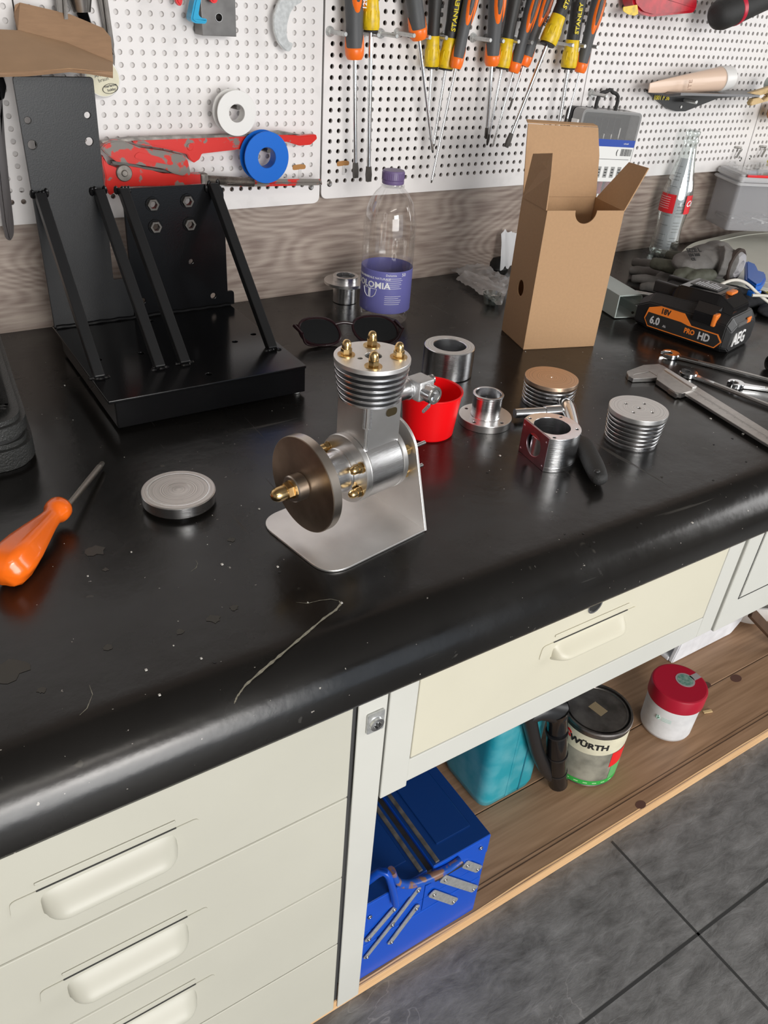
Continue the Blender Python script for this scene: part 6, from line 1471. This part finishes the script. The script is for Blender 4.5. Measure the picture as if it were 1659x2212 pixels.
for k in range(n): bm.faces.new((g0[k], g0[k+1], g1[k+1], g1[k]))
cb_ = obj('cream_band', bm, 'creamlabel', t, 1)
bm = bmn(); text(bm, 'WÜRTH', .0160, rm @ RZ(.06) @ T(0, 0, .0945), .0003, 'CENTER', bold=.0006, wrap=rr+.0009, sx=1.1); obj('lettering', bm, 'ink', cb_, 0)
bm = bmn()
for zc in (.1045, .0965):                                   # red mark left of the word
    tt = bmn(); prism(tt, [(-.006, 0), (.0, .0032), (.006, 0), (.006, .0040), (.0, .0070), (-.006, .0040)], .0002, .0005)
    me = bpy.data.meshes.new('q'); tt.to_mesh(me); tt.free()
    for v in me.vertices:
        a_ = (v.co.x)/rr-.62; q = (rr+.0008+v.co.z); z_ = v.co.y; v.co = rm @ V((q*sin(a_), -q*cos(a_), zc+z_-.004))
    bm.from_mesh(me)
obj('red_mark', bm, 'redink', cb_, 0)
def band(nm, z0, z1, a0, a1, m_, r_=rr+.0008, z0b=None, par=t):
    bm = bmn(); n = 24; A1 = []; B1 = []
    for k in range(n+1):
        a_ = a0+(a1-a0)*k/n; A1.append(bm.verts.new(rm @ V((r_*sin(a_), -r_*cos(a_), z0)))); B1.append(bm.verts.new(rm @ V((r_*sin(a_), -r_*cos(a_), z1))))
    for k in range(n): bm.faces.new((A1[k], A1[k+1], B1[k+1], B1[k]))
    return obj(nm, bm, m_, par, 1)
band('green_stripe', .005, .0145, -1.7, 1.9, 'greenink')
band('green_side', .0145, .045, .95, 1.9, mat('pale_green', (.12, .42, .14), .5)); band('red_side', .045, .079, .85, 1.9, 'redink')
for k in range(9): band('stripe_dash', .0088, .0108, -1.15+k*.27, -1.02+k*.27, mat('dash_green', (.45, .75, .40), .5) if k == 0 else bpy.data.materials['dash_green'], rr+.0011)
bm = bmn(); lathe(bm, [(rr+.0012, cH-.001), (rr+.0004, cH+.0012), (rr-.003, cH+.0012), (rr-.0038, cH-.004), (rr-.0060, cH-.004), (rr-.0066, cH+.0004), (rr-.009, cH+.0004), (rr-.0095, cH-.0008), (0, cH-.0008)], 72); ld = obj('lid', bm, 'canmetal', t)
bm = bmn(); lathe(bm, [(rr-.0037, cH-.0038), (rr-.0061, cH-.0038)], 72); obj('lid_groove', bm, 'ink', ld)
bm = bmn(); box(bm, -.0125, .0125, -.0090, .0090, cH-.0008, cH-.0004, 0, rm @ RZ(-.45)); obj('brown_sticker', bm, mat('sticker_brown', (.25, .19, .11), .6), ld)
# jar with red lid
t = thing('red_lid_jar', 'dirty white round jar with dark red screw lid standing right of the paint can', 'jar', (1.0077, .5131, SZ))
bm = bmn(); lathe(bm, [(0, .0003), (.038, .0003), (.0425, .003), (.0440, .008), (.0452, .070), (.0440, .074)], 64); obj('jar_body', bm, 'jar', t, .8)
bm = bmn(); lathe(bm, [(.044, .073), (.0472, .0735), (.0478, .075), (.0480, .099), (.0465, .1025), (.044, .1032), (0, .1030)], 64); ld = obj('screw_lid', bm, 'darkred', t, .6)
va2 = math.atan2(-.5131, -1.0077)+pi/2; rm2 = RZ(va2)
bm = bmn(); cyl(bm, .0165, .1030, .1034, 36, rm2 @ T(.006, .012, 0)); box(bm, -.006, .006, .010, .028, .1030, .1034, 0, rm2 @ T(.010, .014, 0) @ RZ(-.5)); lb2 = obj('lid_label', bm, mat('silver_grey_print', (.36, .33, .33), .5), ld)
bm = bmn(); cyl(bm, .0135, .1034, .1036, 36, rm2 @ T(.006, .012, 0)); obj('green_print', bm, mat('dull_green', (.08, .22, .17), .5, var=.5, vscale=200, col2=(.25, .36, .30)), lb2)
bm = bmn()
for s in (-.30,):
    for k in range(5):
        a_ = k*2*pi/5; tt = bmn(); 
        q = (.0455); aa = s+.0028*cos(a_)/q; p = rm2 @ V((q*sin(aa), -q*cos(aa), .050+.0028*sin(a_))); ball(bm, p, .0016, 6); tt.free()
for j in range(3): tube(bm, [rm2 @ V((.0456*sin(-.15+.06*k), -.0456*cos(-.15+.06*k), .053-j*.003)) for k in range(7)], .0004, 4)
obj('faded_print', bm, mat('faded_green', (.42, .66, .56), .5), t, 0)
# white foam tray, white bowl, dark stick, loose wood chip
A_, B_ = at(1450, 1435, SZ), at(1592, 1372, SZ)
t = thing('white_foam_box', 'white foam box wall hanging below the drawer edge on the right of the shelf', 'box', (A_.x, A_.y, SZ), 0)
bm = bmn(); Lf = B_.x-A_.x; prism(bm, rpoly([(0, .0), (Lf-.01, .0), (Lf+.012, .025), (Lf+.022, .060), (Lf*.52, .060), (Lf*.40, .052), (.010, .052)], .006), 0, .010, .002, T(0, .010, .0003) @ XZ); obj('side_wall', bm, 'whitepaint', t, .6)
bm = bmn(); box(bm, .0, Lf+.01, .010, .16, .0003, .010, .002); obj('tray_bottom', bm, 'whitepaint', t)
p = at(1618, 1358, SZ); t = thing('white_bowl', 'white rounded plastic bowl under the right cupboard beyond the foam box', 'bowl', (p.x+.04, p.y+.05, SZ))
bm = bmn(); lathe(bm, [(0, .0003), (.045, .0003), (.060, .010), (.072, .060), (.074, .062), (.070, .062), (.057, .012), (0, .004)], 48); obj('bowl', bm, 'white', t, .8)
A_, B_ = at(1600, 1320, SZ+.05), at(1680, 1385, SZ+.02); A_ = V((1.40, .62, SZ+.075)); B_ = at(1690, 1395, SZ+.010)
A_ = aty(1622, 1322, .56)
t = thing('brown_stick', 'dark brown wooden slat leaning on the bowl at the right end of the shelf', 'slat', (B_.x, B_.y, SZ))
d_ = A_-B_; bm = bmn(); box(bm, -.010, .010, -.004, .004, 0, d_.length, .001, frame_from(V((0, 0, B_.z-SZ)), V((1, .2, 0)).cross(d_).cross(d_)*-1, d_)); obj('slat', bm, 'brownwood', t)
p = at(1528, 1538, SZ); t = thing('wood_chip', 'small pale wood chip right of the red-lidded jar', 'chip', (p.x, p.y, SZ)); bm = bmn(); box(bm, -.009, .009, -.003, .003, .0002, .0025, .0005, RZ(-.3)); obj('chip', bm, 'woodpeg', t)
